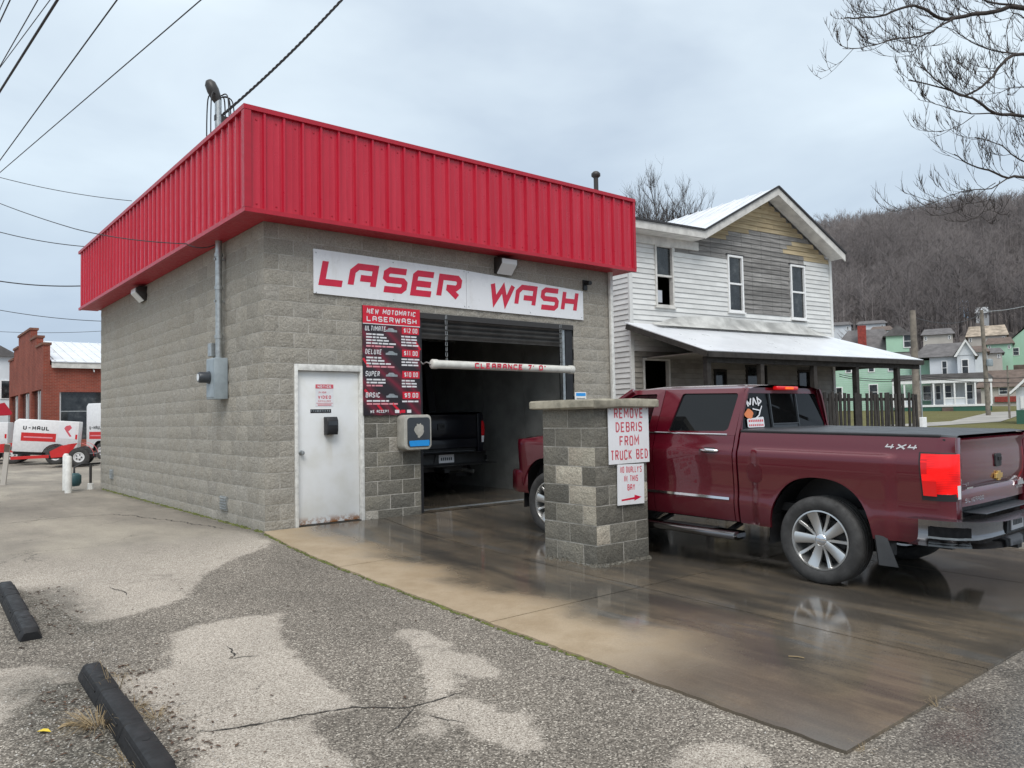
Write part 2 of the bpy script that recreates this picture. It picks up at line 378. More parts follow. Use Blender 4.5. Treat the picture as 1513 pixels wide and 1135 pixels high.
ribbon('crack', [(395,1068),(450,1057),(520,1046),(600,1046),(640,1036),(690,1022)], .014, gnd, M['crack'], seed=1, jit=.006)
ribbon('crack', [(290,1083),(340,1078),(400,1067)], .016, gnd, M['crack'], seed=2, jit=.006)
ribbon('crack', [(625,1055),(650,1062),(690,1068)], .009, gnd, M['crack'], seed=3, jit=.006)
ribbon('crack', [(570,1085),(600,1062),(610,1045)], .008, gnd, M['crack'], seed=4, jit=.008)
ribbon('crack', [(333,955),(345,968),(338,974),(365,970),(388,968)], .012, gnd, M['crack'], seed=5, jit=.01)
ribbon('crack', [(0,775),(90,765),(170,760),(260,770),(330,782)], .02, gnd, M['crack'], seed=6, jit=.03)
ribbon('crack', [(160,868),(185,875),(190,880)], .012, gnd, M['crack'], seed=8, jit=.01)
# ---------------------------------------------------------------- wet concrete apron, cast in panels
n = NT('wet_concrete'); n.set(spec=.5)
pos = n.tc.outputs['Object']; sp = n.N.new('ShaderNodeSeparateXYZ'); n.L.new(pos, sp.inputs[0])
X, Y = sp.outputs[0], sp.outputs[1]
edge = n.math('ADD', X, n.math('MULTIPLY', n.math('SUBTRACT', n.noise(1.1, 4, .6), .5), 1.5))
dry = n.math('MULTIPLY', n.map(edge, .25, .95, 1, 0), n.map(Y, -6.9, -5.6, .12, 1))
streak = n.noise(1.4, 5, .6, sc=(2.2, .35, 1)); blot = n.noise(.9, 6, .65)
dryc = n.mix(n.map(n.noise(2.2, 6, .65), .3, .7, 0, 1), (.30, .225, .14), (.40, .315, .215))
wetc = n.ramp(streak, [(.28, (.050, .045, .039)), (.44, (.090, .077, .062)), (.56, (.16, .128, .092)), (.66, (.115, .108, .098)), (.8, (.18, .167, .145))])
wetc = n.mix(n.map(blot, .4, .62, 0, .65), wetc, (.062, .058, .052))
fine = n.ramp(n.noise(90, 3, .7), [(.25, .82), (.75, 1.15)])
c = n.mix(dry, wetc, dryc); n.color(n.mix(1., c, fine, 'MULTIPLY'))
pud = n.map(n.noise(.8, 5, .55, sc=(1, .8, 1)), .40,   .56, 0, 1)
rw = n.math('MULTIPLY_ADD', pud, .11, .025)
rr = n.mix(dry, rw, .55); n.roughness(rr)
n.bump(n.math('ADD', n.noise(70, 4, .6), n.math('MULTIPLY', n.noise(9, 3), 1.2)), .045, .004)
M['concrete'] = n.m
M['joint'] = flat('joint_dirt', (.03, .026, .02), .8)
slab = bpy.data.objects.new('driveway_slab', None); C.objects.link(slab); slab['kind'] = 'structure'
def edge_x(y): return -.02 + .023*y + .006*math.sin(y*9.1) + .004*math.sin(y*23.7+1) + .003*math.sin(y*57)
ys = [-.015, -2.2, -4.82, -7.7]; xs = [None, 1.62, 4.35, 6.25]
for j in range(3):
    for i in range(3):
        y1, y0 = ys[j]-.008, ys[j+1]+.008
        mb = MB(); nyy = 61
        def fn(a, b):
            y = y0+(y1-y0)*b/(nyy-1)
            xa = edge_x(y) if i == 0 else xs[i]+.008-.05*(-y-4.8)/3*(i == 1)
            xb = xs[i+1]-.008-.05*(-y-4.8)/3*(i == 0)
            t = (a-1)/6; t = min(1, max(0, t))
            return (xa+(xb-xa)*t, y, gz(y)+(.018 if 0 < a < 8 else -.05))
        mb.grid(fn, 9, nyy)
        mb.grid(lambda a, b: fn(1+a, 0)[:2]+(gz(y0)+(.018 if b else -.05),), 7, 2)
        mb.build('concrete_panel', M['concrete'], slab, smooth=30)
mb = MB(); mb.grid(lambda a, b: (edge_x(-7.6*b/12)+.03 if a == 0 else 6.2, -7.6*b/12, gz(-7.6*b/12)+.004), 2, 13); mb.build('joint_filler', M['joint'], slab)
# green moss line where slab meets asphalt
n = NT('moss'); n.set(rough=1); n.color(n.ramp(n.noise(14, 4), [(.3, (.05, .045, .02)), (.5, (.10, .12, .025)), (.7, (.16, .17, .04))])); n.bump(n.noise(120), .8, .01); M['moss'] = n.m
r = random.Random(4); mb = MB()
def clump(x, y, z, s):
    k = 6; a0 = r.random()*6; vs = [(x, y, z+s*.55)]
    for i in range(k): a = a0+i*2*math.pi/k; q = s*r.uniform(.7, 1.3); vs.append((x+q*math.cos(a), y+1.8*q*math.sin(a), z-.002))
    mb.add(vs, [(0, 1+i, 1+(i+1) % k) for i in range(k)])
for i in range(420):
    y = -r.random()**1.4*6.2-.1; clump(edge_x(y)-.008+r.gauss(0, .008), y, gz(y)+.004, r.uniform(.006, .02)*(1.3 if r.random() < .15 else .9))
for i in range(360):
    y = r.random()*9.2; clump(-.02+r.gauss(0, .018), y, .002, r.uniform(.01, .035))
ms = mb.build('moss', M['moss'], None, smooth=60); ms['kind'] = 'stuff'; ms['label'] = 'low green moss along the slab edge and wall foot'; ms['category'] = 'moss'
# ---------------------------------------------------------------- the car wash building
wash = thing('car_wash_building', 'grey split-face block car wash with bright red ribbed metal fascia', 'building')
CH, BL, Z0 = .2032, .4064, -.075
FRX, DEP, WT = 6.43, 9.47, .2
NC = 20
def blk_mesh(seed, L, name, mat):
    r = random.Random(seed); nx = max(3, int(round(L/.055))); nz = 5; H = CH-.012; LL = L-.013; mb = MB()
    def fn(i, j):
        ex = min(i, nx-1-i) == 0; ez = min(j, nz-1-j) == 0
        d = .004 if (ex or ez) else r.uniform(-.002, .011)
        return (-LL/2+LL*i/(nx-1), -d if not (ex or ez) else .004, -H/2+H*j/(nz-1))
    G = [[fn(i, j) for j in range(nz)] for i in range(nx)]
    mb.grid(lambda i, j: G[i][j], nx, nz)
    mb.add([(-LL/2,.004,-H/2),(LL/2,.004,-H/2),(LL/2,.004,H/2),(-LL/2,.004,H/2),(-LL/2,.04,-H/2),(LL/2,.04,-H/2),(LL/2,.04,H/2),(-LL/2,.04,H/2)],
           [(0,1,5,4),(1,2,6,5),(2,3,7,6),(3,0,4,7)])
    return mb.mesh(name, mat, smooth=50, fix=False)
BM = {}
def get_block(L, kind, r):
    key = (round(L, 3), kind, r.randrange(6) if L > .15 else 0)
    if key not in BM: BM[key] = blk_mesh(hash((round(L*1000), len(BM))) & 0xffff, L, 'block', M[kind])
    return BM[key]
pieces = []      # (distance, mesh, loc, rotz)
rb = random.Random(11)
def course(intervals, k, place, phase):
    z = Z0+CH*(k+.5)
    for a, b in intervals:
        x = phase+math.floor((a-phase)/BL)*BL
        while x < b-1e-6:
            p, q = max(a, x), min(b, x+BL); x += BL
            if q-p > .05: place((p+q)/2, q-p, z, k)
def front_place(x, L, z, k):
    kind = 'block' if not (1.3 < x < 2.4 and k < 8 or x > 5.4 and k < 14) else ('block_dark' if rb.random() < .75 else 'block')
    pieces.append(((Vector((x, 0, z))-CAMP).length, get_block(L, kind, rb), (x, 0, z), 0))
def left_place(y, L, z, k):
    pieces.append(((Vector((0, y, z))-CAMP).length, get_block(L, 'block', rb), (0, y, z), -math.pi/2))
OPX0, OPX1, OPTOP = 2.35, 5.5, Z0+CH*15
for k in range(NC):
    zt = Z0+CH*(k+1)
    iv = [(0, FRX)]
    if k < 11: iv = [(0, .40), (1.42, OPX0), (OPX1, FRX)]
    elif k < 15: iv = [(0, OPX0), (OPX1, FRX)]
    course(iv, k, front_place, 0 if k % 2 == 0 else BL/2)
    course([(.0, DEP)], k, left_place, BL/2 if k % 2 == 0 else 0)
pieces.sort(key=lambda p: p[0])
for d, me, loc, rz in pieces[:300]: link('block', me, wash, loc, (0, 0, rz))
bmj = bmesh.new()
for d, me, loc, rz in pieces[300:]:
    t = bmesh.new(); t.from_mesh(me); t.transform(Matrix.Translation(loc) @ Matrix.Rotation(rz, 4, 'Z')); tm = bpy.data.meshes.new('x'); t.to_mesh(tm); t.free(); bmj.from_mesh(tm); bpy.data.meshes.remove(tm)
me = bpy.data.meshes.new('block_courses'); bmj.to_mesh(me); bmj.free(); me.materials.append(M['block']); me.shade_smooth(); me.set_sharp_from_angle(angle=rad(50))
o = link('block_courses', me, wash); o['kind'] = 'stuff'
# core of the walls: mortar bed a little behind the block faces
TOP = Z0+CH*NC
mb = MB(); e = .0065
for x0, x1, z0, z1 in ((e, .40, -.2, TOP), (.40, 1.42, 2.16, TOP), (1.42, OPX0-e, -.2, TOP), (OPX0-e, OPX1+e, OPTOP, TOP), (OPX1+e, FRX, -.2, TOP)):
    mb.box(x0, x1, e, WT, z0, z1)
mb.box(e, WT, WT, DEP, -.2, TOP); mb.box(WT, FRX, DEP-WT, DEP, -.2, TOP); mb.box(FRX-WT, FRX, WT, DEP-WT, -.2, TOP)
mb.build('wall', M['mortar'], wash)
# inside of the bay: partition, liner panels, floor, ceiling
M['liner'] = pmat('bay_liner', (.23, .235, .225), .42, var=.2, scale=2.2)
M['ceil'] = flat('bay_ceiling', (.03, .03, .032), .8)
for i in range(7):
    y0 = WT+.01+i*1.29; box('liner_panel', M['liner'], wash, OPX1+.115, OPX1+.135, y0, y0+1.28, 0, 3.9)
    box('liner_panel', M['liner'], wash, OPX0-.135, OPX0-.115, y0, y0+1.28, 0, 3.9)
box('partition_wall', M['mortar'], wash, OPX1+.136, OPX1+.3, WT+.002, DEP-WT-.002, -.1, 3.95)
box('partition_wall', M['mortar'], wash, OPX0-.3, OPX0-.136, WT+.002, DEP-WT-.002, -.1, 3.95)
for i in range(3): box('liner_panel', M['liner'], wash, OPX0-.11+i*1.13, OPX0+1.01+i*1.13, DEP-WT-.03, DEP-WT-.01, 0, 3.9)
box('bay_ceiling', M['ceil'], wash, OPX0-.1, OPX1+.1, WT+.003, DEP-WT-.04, 3.72, 3.8)
mb = MB(); mb.grid(lambda i, j: (OPX0-.11+(OPX1-OPX0+.22)*i/3, 0.0+(DEP-WT-.05)*j/8, .018), 4, 9); mb.build('bay_floor', M['concrete'], wash)
box('threshold_strip', M['galv'], wash, OPX0+.05, OPX1-.05, .28, .34, .019, .026)
# jambs of the opening
box('door_jamb', M['black'], wash, OPX1-.17, OPX1-.005, .02, .19, .0, OPTOP-.002)
box('door_jamb', M['black'], wash, OPX0+.005, OPX0+.05, .02, .19, .0, OPTOP-.002)
box('door_track', M['galv'], wash, OPX1-.235, OPX1-.18, .03, .10, .0, OPTOP-.004)
# overhead door rolled up under the lintel
M['slat'] = pmat('door_slat', (.085, .085, .083), .45, .3, var=.25, scale=5)
mb = MB()
for i in range(5):
    z = 2.60+i*.075; mb = MB(); mb.grid(lambda a, b: (OPX0+.06+(OPX1-.25-OPX0-.06)*a, .06+.02*math.cos(b/6*math.pi)-.012*i*0, z+.072*b/6), 2, 7); mb.build('door_slat', M['slat'], wash, smooth=60)
box('lintel', M['bronze'], wash, OPX0+.004, OPX1-.004, -.012, .19, OPTOP-.085, OPTOP-.003)
# personnel door
dr = MB().box(.455, 1.365, .055, .10, .03, 2.065).build('door', M['door'], wash, bevel=.004, smooth=30)
mb = MB(); mb.box(.405, .452, -.012, .15, -.05, 2.155); mb.box(1.368, 1.415, -.012, .15, -.05, 2.155); mb.box(.4521, 1.3679, -.012, .15, 2.07, 2.155)
mb.box(.4521, .462, .03, .0548, -.05, 2.07); mb.build('door_frame', M['frame_white'], wash, bevel=.004, smooth=30)
box('door_sill', M['joint'], wash, .453, 1.367, .0, .13, -.05, .025)
kn = MB().lathe([(.0, -.07), (.022, -.068), (.03, -.05), (.024, -.03), (.012, -.025), (.012, -.008), (.034, -.006), (.034, 0), (0, 0)], 16, (.515, .055, .98), 'y').build('door_knob', M['galv'], dr, smooth=50)
# wall vents
for y, z in ((1.48, .26), (8.33, .36)):
    v = box('wall_vent', M['galv'], wash, -.022, .004, y-.14, y+.14, z-.10, z+.10)
    for i in range(5): MB().bar((-.026, y-.12, z-.075+i*.038), (-.026, y+.12, z-.075+i*.038), .012, .022, (1, 0, .6)).build('vent_slat', M['galv'], v)
box('rain_pipe', M['frame_white'], wash, FRX-.055, FRX+.02, -.085, -.02, -.2, 4.0, .012)
# red fascia
OV, ZB, ZT = .348, 4.0, 5.297
FL0, FL1, FD0, FD1 = -OV, 6.746, -OV, DEP+OV
PW = .2540
def rib_panel(wd, h, seed):
    'one sheet: flat pan with a raised rib on its right edge and two faint pencil ribs'
    prof = [(0, 0), (.018, -.0), (wd*.33-.012, 0), (wd*.33, -.004), (wd*.33+.012, 0), (wd*.66-.012, 0), (wd*.66, -.004), (wd*.66+.012, 0), (wd-.052, 0), (wd-.040, -.03), (wd-.014, -.03), (wd-.002, 0)]
    mb = MB(); mb.grid(lambda i, j: (prof[i][0], prof[i][1], h*j), len(prof), 2); return mb.mesh('metal_panel', M['red'], smooth=20, fix=False)
npf = int(round((FL1-FL0)/PW)); wf = (FL1-FL0)/npf; pf = rib_panel(wf, ZT-ZB-.03, 1)
for i in range(npf): link('metal_panel', pf, wash, (FL0+i*wf, FD0, ZB+.015))
nps = int(round((FD1-FD0)/PW)); ws = (FD1-FD0)/nps; pg = rib_panel(ws, ZT-ZB-.03, 2)
for i in range(nps): link('metal_panel', pg, wash, (FL0, FD1-i*ws, ZB+.015), (0, 0, -math.pi/2))
mb = MB(); mb.box(FL1-.02, FL1-.002, FD0+.03, FD1, ZB+.01, ZT-.01); mb.box(FL0+.03, FL1-.021, FD1-.02, FD1-.002, ZB+.01, ZT-.01); mb.build('rear_cladding', M['red'], wash)
mb = MB(); mb.box(FL0+.02, FL1-.022, FD0+.012, FD0+.05, ZB+.02, ZT-.02); mb.box(FL0+.012, FL0+.05, FD0+.05, FD1-.03, ZB+.02, ZT-.02); mb.build('fascia_backing', M['red_trim'], wash)
t = .045
mb = MB(); mb.box(FL0-t, FL1+.02, FD0-t, FD0+.11, ZT-.045, ZT+.014); mb.box(FL0-t, FL0+.11, FD0+.1101, FD1+.02, ZT-.045, ZT+.014); mb.box(FL1-.1, FL1+.02, FD0+.1101, FD1+.02, ZT-.045, ZT+.014); mb.box(FL0+.1101, FL1-.1001, FD1-.09, FD1+.02, ZT-.045, ZT+.014)
mb.build('coping_trim', M['red_trim'], wash)
mb = MB(); mb.box(FL0-t+.008, FL1+.01, FD0-t+.008, FD0+.01, ZB-.02, ZB+.035); mb.box(FL0-t+.008, FL0+.01, FD0+.0101, FD1+.01, ZB-.02, ZB+.035); mb.build('drip_trim', M['red_trim'], wash)
mb = MB(); mb.box(FL0-.040, FL0+.05, FD0-.040, FD0-.031, ZB+.036, ZT-.046); mb.box(FL0-.040, FL0-.031, FD0-.030, FD0+.05, ZB+.036, ZT-.046); mb.build('corner_trim', M['red_trim'], wash)
mb = MB(); mb.box(FL1-.05, FL1+.012, FD0-.040, FD0-.032, ZB+.036, ZT-.046); mb.build('corner_trim', M['red_trim'], wash)
mb = MB(); mb.box(FL0+.012, FL1-.01, FD0+.012, -.0, ZB-.012, ZB+.004); mb.box(FL0+.012, -.0, .0001, FD1-.01, ZB-.012, ZB+.004); mb.box(FRX, FL1-.01, .0001, FD1-.01, ZB-.012, ZB+.004); mb.build('soffit', M['soffit'], wash)
box('roof_deck', M['galv'], wash, FL0+.06, FL1-.03, FD0+.06, FD1-.03, 4.95, 5.0)
scr = MB().lathe([(0,-.008),(.009,-.0075),(.012,-.003),(.014,0)], 8, (0,0,0), 'y').mesh('panel_screw', M['red_trim'], smooth=40)
for i in range(npf):
    for z in (ZB+.10, ZT-.14): link('panel_screw', scr, wash, (FL0+i*wf+wf*.5, FD0, z))
for i in range(nps//2):
    for z in (ZB+.10, ZT-.14): link('panel_screw', scr, wash, (FL0, FD0+(i+.5)*ws, z), (0, 0, -math.pi/2))
# roof vent pipe
vp = thing('roof_vent_pipe', 'short dark capped vent pipe poking above the red fascia', 'vent pipe', (6.50, .33, 5.0))
MB().tube([(0,0,0), (0,0,.86)], .045, 12).build('pipe', M['bronze'], vp, smooth=50)
MB().lathe([(0,.96),(.05,.955),(.085,.92),(.085,.87),(.05,.84),(0,.84)], 14).build('cap', M['bronze'], vp, smooth=50)
# ---------------------------------------------------------------- things fixed to the car wash
def ribbon2d(pts, th):
    'mitred stroke outline as quads in 2D'
    P = [Vector(p) for p in pts]; n = len(P); L = []; R_ = []
    for i in range(n):
        d0 = (P[i]-P[i-1]).normalized() if i else (P[1]-P[0]).normalized()
        d1 = (P[i+1]-P[i]).normalized() if i < n-1 else d0
        n0 = Vector((-d0.y, d0.x)); n1 = Vector((-d1.y, d1.x)); m = (n0+n1); m = m.normalized() if m.length > 1e-6 else n0
        k = th/2/max(.35, m.dot(n0)); L.append(P[i]+m*k); R_.append(P[i]-m*k)
    return L, R_
def letter(strokes, x, z, w, h, th, shear, mat, parent, y=-.0325):
    mb = MB()
    for q, s in enumerate(strokes):
        L, R_ = ribbon2d([((a)*(w-th)+th/2, b*(h-th)+th/2) for a, b in s], th)
        for i in range(len(L)-1):
            vs = [L[i], L[i+1], R_[i+1], R_[i]]
            mb.add([(x+v.x+(v.y)*shear, y-.0006*q, z+v.y) for v in vs], [(0, 1, 2, 3)])
    return mb.build('letter', mat, parent)

SF = {
 'A': [[(0,0),(0,.8),(.2,1),(.8,1),(1,.8),(1,0)], [(0,.45),(1,.45)]], 'B': [[(0,0),(0,1),(.8,1),(.97,.88),(.97,.64),(.8,.52),(0,.52)], [(.8,.52),(1,.38),(1,.14),(.82,0),(0,0)]],
 'C': [[(1,.8),(1,.88),(.82,1),(.18,1),(0,.85),(0,.15),(.18,0),(.82,0),(1,.12),(1,.2)]], 'D': [[(0,0),(0,1),(.55,1),(1,.74),(1,.26),(.55,0),(0,0)]],
 'E': [[(1,1),(0,1),(0,0),(1,0)], [(0,.5),(.8,.5)]], 'F': [[(1,1),(0,1),(0,0)], [(0,.5),(.8,.5)]], 'G': [[(1,.8),(.82,1),(.18,1),(0,.85),(0,.15),(.18,0),(.82,0),(1,.15),(1,.45),(.55,.45)]],
 'H': [[(0,1),(0,0)], [(1,1),(1,0)], [(0,.5),(1,.5)]], 'I': [[(.5,1),(.5,0)]], 'K': [[(0,1),(0,0)], [(1,1),(.1,.48),(1,0)]], 'L': [[(0,1),(0,0),(1,0)]],
 'M': [[(0,0),(0,1),(.5,.4),(1,1),(1,0)]], 'N': [[(0,0),(0,1),(1,0),(1,1)]], 'O': [[(.5,1),(.18,1),(0,.85),(0,.15),(.18,0),(.82,0),(1,.15),(1,.85),(.82,1),(.5,1)]],
 'P': [[(0,0),(0,1),(.82,1),(1,.87),(1,.6),(.82,.47),(0,.47)]], 'R': [[(0,0),(0,1),(.82,1),(1,.87),(1,.62),(.82,.5),(0,.5)], [(.5,.5),(1,0)]],
 'S': [[(1,.82),(.82,1),(.18,1),(0,.86),(0,.64),(.18,.51),(.82,.49),(1,.36),(1,.14),(.82,0),(.18,0),(0,.18)]], 'T': [[(0,1),(1,1)], [(.5,1),(.5,0)]], 'U': [[(0,1),(0,.15),(.18,0),(.82,0),(1,.15),(1,1)]],
 'V': [[(0,1),(.5,0),(1,1)]], 'W': [[(0,1),(.22,0),(.5,.75),(.78,0),(1,1)]], 'X': [[(0,1),(1,0)], [(1,1),(0,0)]], 'Y': [[(0,1),(.5,.5),(1,1)], [(.5,.5),(.5,0)]],
 '0': [[(.5,1),(.18,1),(0,.85),(0,.15),(.18,0),(.82,0),(1,.15),(1,.85),(.82,1),(.5,1)]], '1': [[(.15,.8),(.55,1),(.55,0)]], '2': [[(0,.82),(.18,1),(.82,1),(1,.85),(1,.62),(0,.12),(0,0),(1,0)]],
 '4': [[(.12,1),(0,.42),(1,.42)], [(.72,1),(.72,0)]], '7': [[(0,1),(1,1),(.4,0)]], '9': [[(1,.5),(.2,.5),(0,.62),(0,.88),(.2,1),(.8,1),(1,.86),(1,.15),(.8,0),(.1,0)]],
 '$': [[(1,.78),(.82,.9),(.18,.9),(0,.78),(0,.62),(1,.4),(1,.2),(.82,.1),(.18,.1),(0,.22)], [(.5,1.05),(.5,-.05)]], '.': [[(.35,0),(.65,0)]], "'": [[(.5,1),(.5,.72)]], '"': [[(.3,1),(.3,.72)], [(.75,1),(.75,.72)]], '-': [[(.1,.5),(.9,.5)]],
}
NARROW = {'I': .35, '.': .35, "'": .3, '"': .5, '1': .7, ' ': .7, 'M': 1.25, 'W': 1.3}
def stext(s, mat, parent, loc, h, width, th=None, rot=(0, 0, 0), align='CENTER', shear=0, gap=.3, name='lettering'):
    'lettering cut as flat strokes; local x to the right, z up, faces -y'
    adv = [NARROW.get(c, 1.) for c in s]; tot = sum(adv)+gap*(len(s)-1); cw = width/tot; th = min(th or h*.17, cw*.30); x = 0 if align == 'LEFT' else -width/2
    rm_ = Matrix.Rotation(rot[2], 4, 'Z')
    for ci, (c, a) in enumerate(zip(s, adv)):
        w = cw*a; mb = MB()
        for q, st in enumerate(SF.get(c, [])):
            L_, R_ = ribbon2d([(p*(w-th)+th/2, z*(h-th)+th/2) for p, z in st], th)
            for i in range(len(L_)-1): mb.add([(v.x+v.y*shear, -.0005*q, v.y) for v in (L_[i], L_[i+1], R_[i+1], R_[i])], [(0,1,2,3)])
        if mb.v:
            o = mb.build('letter', mat, parent); o.location = Vector(loc)+rm_ @ Vector((x, 0, 0)); o.rotation_euler = rot
        x += w+cw*gap
GL = {
 'L': [[(0,1),(0,0),(1,0)]],
 'A': [[(0,0),(0,.72),(.22,1),(1,1),(1,0)], [(.38,.40),(1,.40)]],
 'S': [[(1,1),(.16,1),(0,.86),(0,.62),(.14,.5),(.88,.5),(1,.38),(1,.14),(.86,0),(0,0)]],
 'E': [[(1,1),(.12,1),(0,.88),(0,0),(1,0)], [(0,.48),(.92,.48)]],
 'R': [[(0,0),(0,1),(.86,1),(1,.86),(1,.6),(.86,.46),(.34,.46)], [(.42,.46),(1,0)]],
 'W': [[(0,1),(.2,0),(.52,.82),(.74,0),(1,1)]],
 'H': [[(0,1),(0,0)], [(1,1),(1,0)], [(0,.5),(1,.5)]],
}
def wallp(px, py, y): 
    d = FW + RT*((px-756.5)/1135) - UP*((py-567.5)/1135); return CAMP + d*((y-CAMP.y)/d.y)
s1 = thing('wall_sign', 'white sign panel reading LASER in red slanted letters', 'sign', (0, 0, 0))
def panel(name, x0, x1, zl0, zl1, zr0, zr1, par, mat, y0=-.03, y1=-.008):
    MB().prism([(x0, zl0), (x1, zr0), (x1, zr1), (x0, zl1)], lambda a, b: (a, y0, b), lambda a, b: (a, y1, b)).build(name, mat, par)
panel('sign_panel', .675, 3.195, 3.11, 3.71, 3.085, 3.685, s1, M['sign'])
s2 = thing('wall_sign', 'white sign panel reading WASH in red slanted letters, above the bay', 'sign', (0, 0, 0))
panel('sign_panel', 3.202, 5.73, 3.085, 3.68, 3.075, 3.585, s2, M['sign'])
def put(word, boxes, par, mat, th, shear=.2):
    for ch, (x0, ytop, x1, ybot) in zip(word, boxes):
        a = wallp(420+x0/3.289, 340+ybot/3.289, -.032); b = wallp(420+x1/3.289, 340+ytop/3.289, -.032); xm, wp = (x0+x1)/2, x1-x0
        za = wallp(420+xm/3.289, 340+(ybot-.05*wp)/3.289, -.032).z; zb_ = wallp(420+xm/3.289, 340+(ytop+.075*wp)/3.289, -.032).z
        h = (zb_-za)*1.2; a.z = za-(zb_-za)*.1; w = (b.x-a.x)-(h*shear if ch != 'L' else 0)
        letter(GL[ch], a.x, a.z, w, h, th, shear, mat, par)
put('LASER', [(165,140,292,268),(305,163,462,285),(468,183,610,304),(610,199,742,320),(736,217,868,334)], s1, M['sign_red'], .092)
put('WASH', [(990,252,1124,360),(1116,268,1232,372),(1238,282,1342,386),(1342,294,1432,396)], s2, M['sign_red'], .086)
for s_, xs_ in ((s1, (.71, 1.9, 3.16)), (s2, (3.24, 4.5, 5.69))):
    for x in xs_:
        for z in (3.12, 3.66 if x < 4 else 3.57): MB().lathe([(0,-.036),(.008,-.035),(.01,-.0305)], 8, (x, 0, z), 'y').build('screw', M['galv'], s_)
# menu board
n = NT('menu_print'); n.set(rough=.35)
st = n.N.new('ShaderNodeTexWave'); st.wave_type = 'BANDS'; st.bands_direction = 'DIAGONAL'; st.inputs['Scale'].default_value = .9; st.inputs['Distortion'].default_value = 2
n.L.new(n.tc.outputs['Object'], st.inputs['Vector'])
n.color(n.ramp(st.outputs['Fac'], [(.2, (.020, .014, .018)), (.5, (.07, .014, .024)), (.75, (.17, .012, .03)), (1, (.05, .012, .018))])); M['menu'] = n.m
M['print_white'] = flat('white_print', (.72, .72, .74), .45); M['print_pink'] = flat('pink_print', (.70, .28, .32), .45); M['print_red'] = flat('red_print', (.60, .008, .03), .4)
mn = thing('menu_board', 'black and red wash menu board with four prices', 'menu board', (1.40, -.03, 1.46))
MB().box(0, .94, .0, .022, 0, 1.545).build('board', M['menu'], mn)
MB().box(0, .94, -.003, -.0005, 1.29, 1.545).build('header', M['print_red'], mn)
T = lambda s, x, z, h, w, m=M['print_white'], al='LEFT', sh=0, b=.2, y=-.004: stext(s, m, mn, (x, y, z), h, w, h*b, align=al, shear=sh)
T('NEW MOTOMATIC', .06, 1.435, .07, .80, M['print_white'], sh=.15); T('LASERWASH', .06, 1.325, .075, .82, M['print_white'])
MB().box(0, .94, -.004, -.0032, 1.285, 1.296).build('rule_line', M['print_white'], mn)
rm = random.Random(3)
for nm, pr, z, nl, nr in (('ULTIMATE', '$12.00', 1.19, 5, 4), ('DELUXE', '$11.00', .86, 4, 3), ('SUPER', '$10.00', .55, 3, 3), ('BASIC', '$9.00', .25, 2, 1)):
    T(nm, .03, z, .072, .062*len(nm)**.86*.9, sh=.12)
    MB().box(.63, .92, -.003, -.0005, z-.02, z+.085).build('price_panel', M['print_red'], mn); T(pr, .66, z, .068, .23, b=.22, y=-.006)
    for i in range(nl):
        mb = MB(); x = .05
        for q in range(rm.randint(3, 5)):
            w = rm.uniform(.04, .12)
            if x+w > .55: break
            mb.box(x, x+w, -.0022, -.0004, z-.058-i*.042, z-.036-i*.042); x += w+.014
        mb.build('small_print', M['print_pink'] if i == nl-1 else M['print_white'], mn)
    for i in range(nr):
        mb = MB(); x = .62
        for q in range(3):
            w = rm.uniform(.05, .10)
            if x+w > .93: break
            mb.box(x, x+w, -.0022, -.0004, z-.066-i*.042, z-.044-i*.042); x += w+.012
        mb.build('small_print', M['print_white'], mn)
    mb = MB()                                   # little car drawing
    cx, cz = .45, z+.02
    mb.prism([(cx-.09, cz-.02), (cx+.10, cz-.02), (cx+.10, cz+.008), (cx+.06, cz+.012), (cx+.025, cz+.035), (cx-.035, cz+.035), (cx-.06, cz+.01), (cx-.09, cz+.006)], lambda a, b: (a, -.0024, b), lambda a, b: (a, -.0004, b)); mb.build('car_picture', M['galv'], mn)
for a, b in (((.0, .80), (.09, .68)), ((.46, .17), (.60, .03)), ((.22, .15), (.30, .06)), ((.86, 1.07), (.94, .95)), ((.02, .36), (.10, .28))):
    L_, R_ = ribbon2d([a, b], .035); MB().add([(p.x, -.0012, p.y) for p in (L_[0], L_[1], R_[1], R_[0])], [(0, 1, 2, 3)]).build('stripe', M['print_red'], mn)
T('WE ACCEPT', .10, .035, .04, .30)
for i, m in enumerate(('print_white', 'print_red', 'print_white')): MB().box(.50+i*.10, .57+i*.10, -.003, -.0005, .03, .075).build('card_mark', M[m], mn)
# clearance bar hung on chains
cb = thing('clearance_bar', 'white pipe clearance bar hanging across the bay opening', 'clearance bar', (0, -.16, 0))
MB().tube([(2.50, 0, 2.20), (5.27, 0, 2.185)], .062, 20).build('pipe', M['white_pvc'], cb, smooth=50)
for x, sg in ((2.44, -1), (5.33, 1)): MB().lathe([(0, -.012*0), (.05, .0), (.072, .02), (.072, .10), (.064, .105)] if sg < 0 else [(0, .0), (.05, -.0), (.072, -.02), (.072, -.10), (.064, -.105)], 20, (x, 0, 2.20 if sg < 0 else 2.185), 'x').build('end_cap', M['white_pvc'], cb, smooth=50)
stext("CLEARANCE 7' 0\"", M['sign_red'], cb, (3.92, -.066, 2.152), .085, 1.45, .02)
mb = MB()
for x in (2.72, 5.05):
    p = Vector((x, 0, 2.26)); 
    for i in range(9):
        c0 = Vector((x, .0, 2.27+i*.08)); a = Vector((.016, 0, 0)) if i % 2 else Vector((0, .016, 0))
        mb.tube([c0-a-Vector((0,0,.028)), c0-a+Vector((0,0,.028)), c0+a+Vector((0,0,.028)), c0+a-Vector((0,0,.028)), c0-a-Vector((0,0,.028))], .0045, 5, False)
mb.build('hanging_chain', M['galv'], cb)
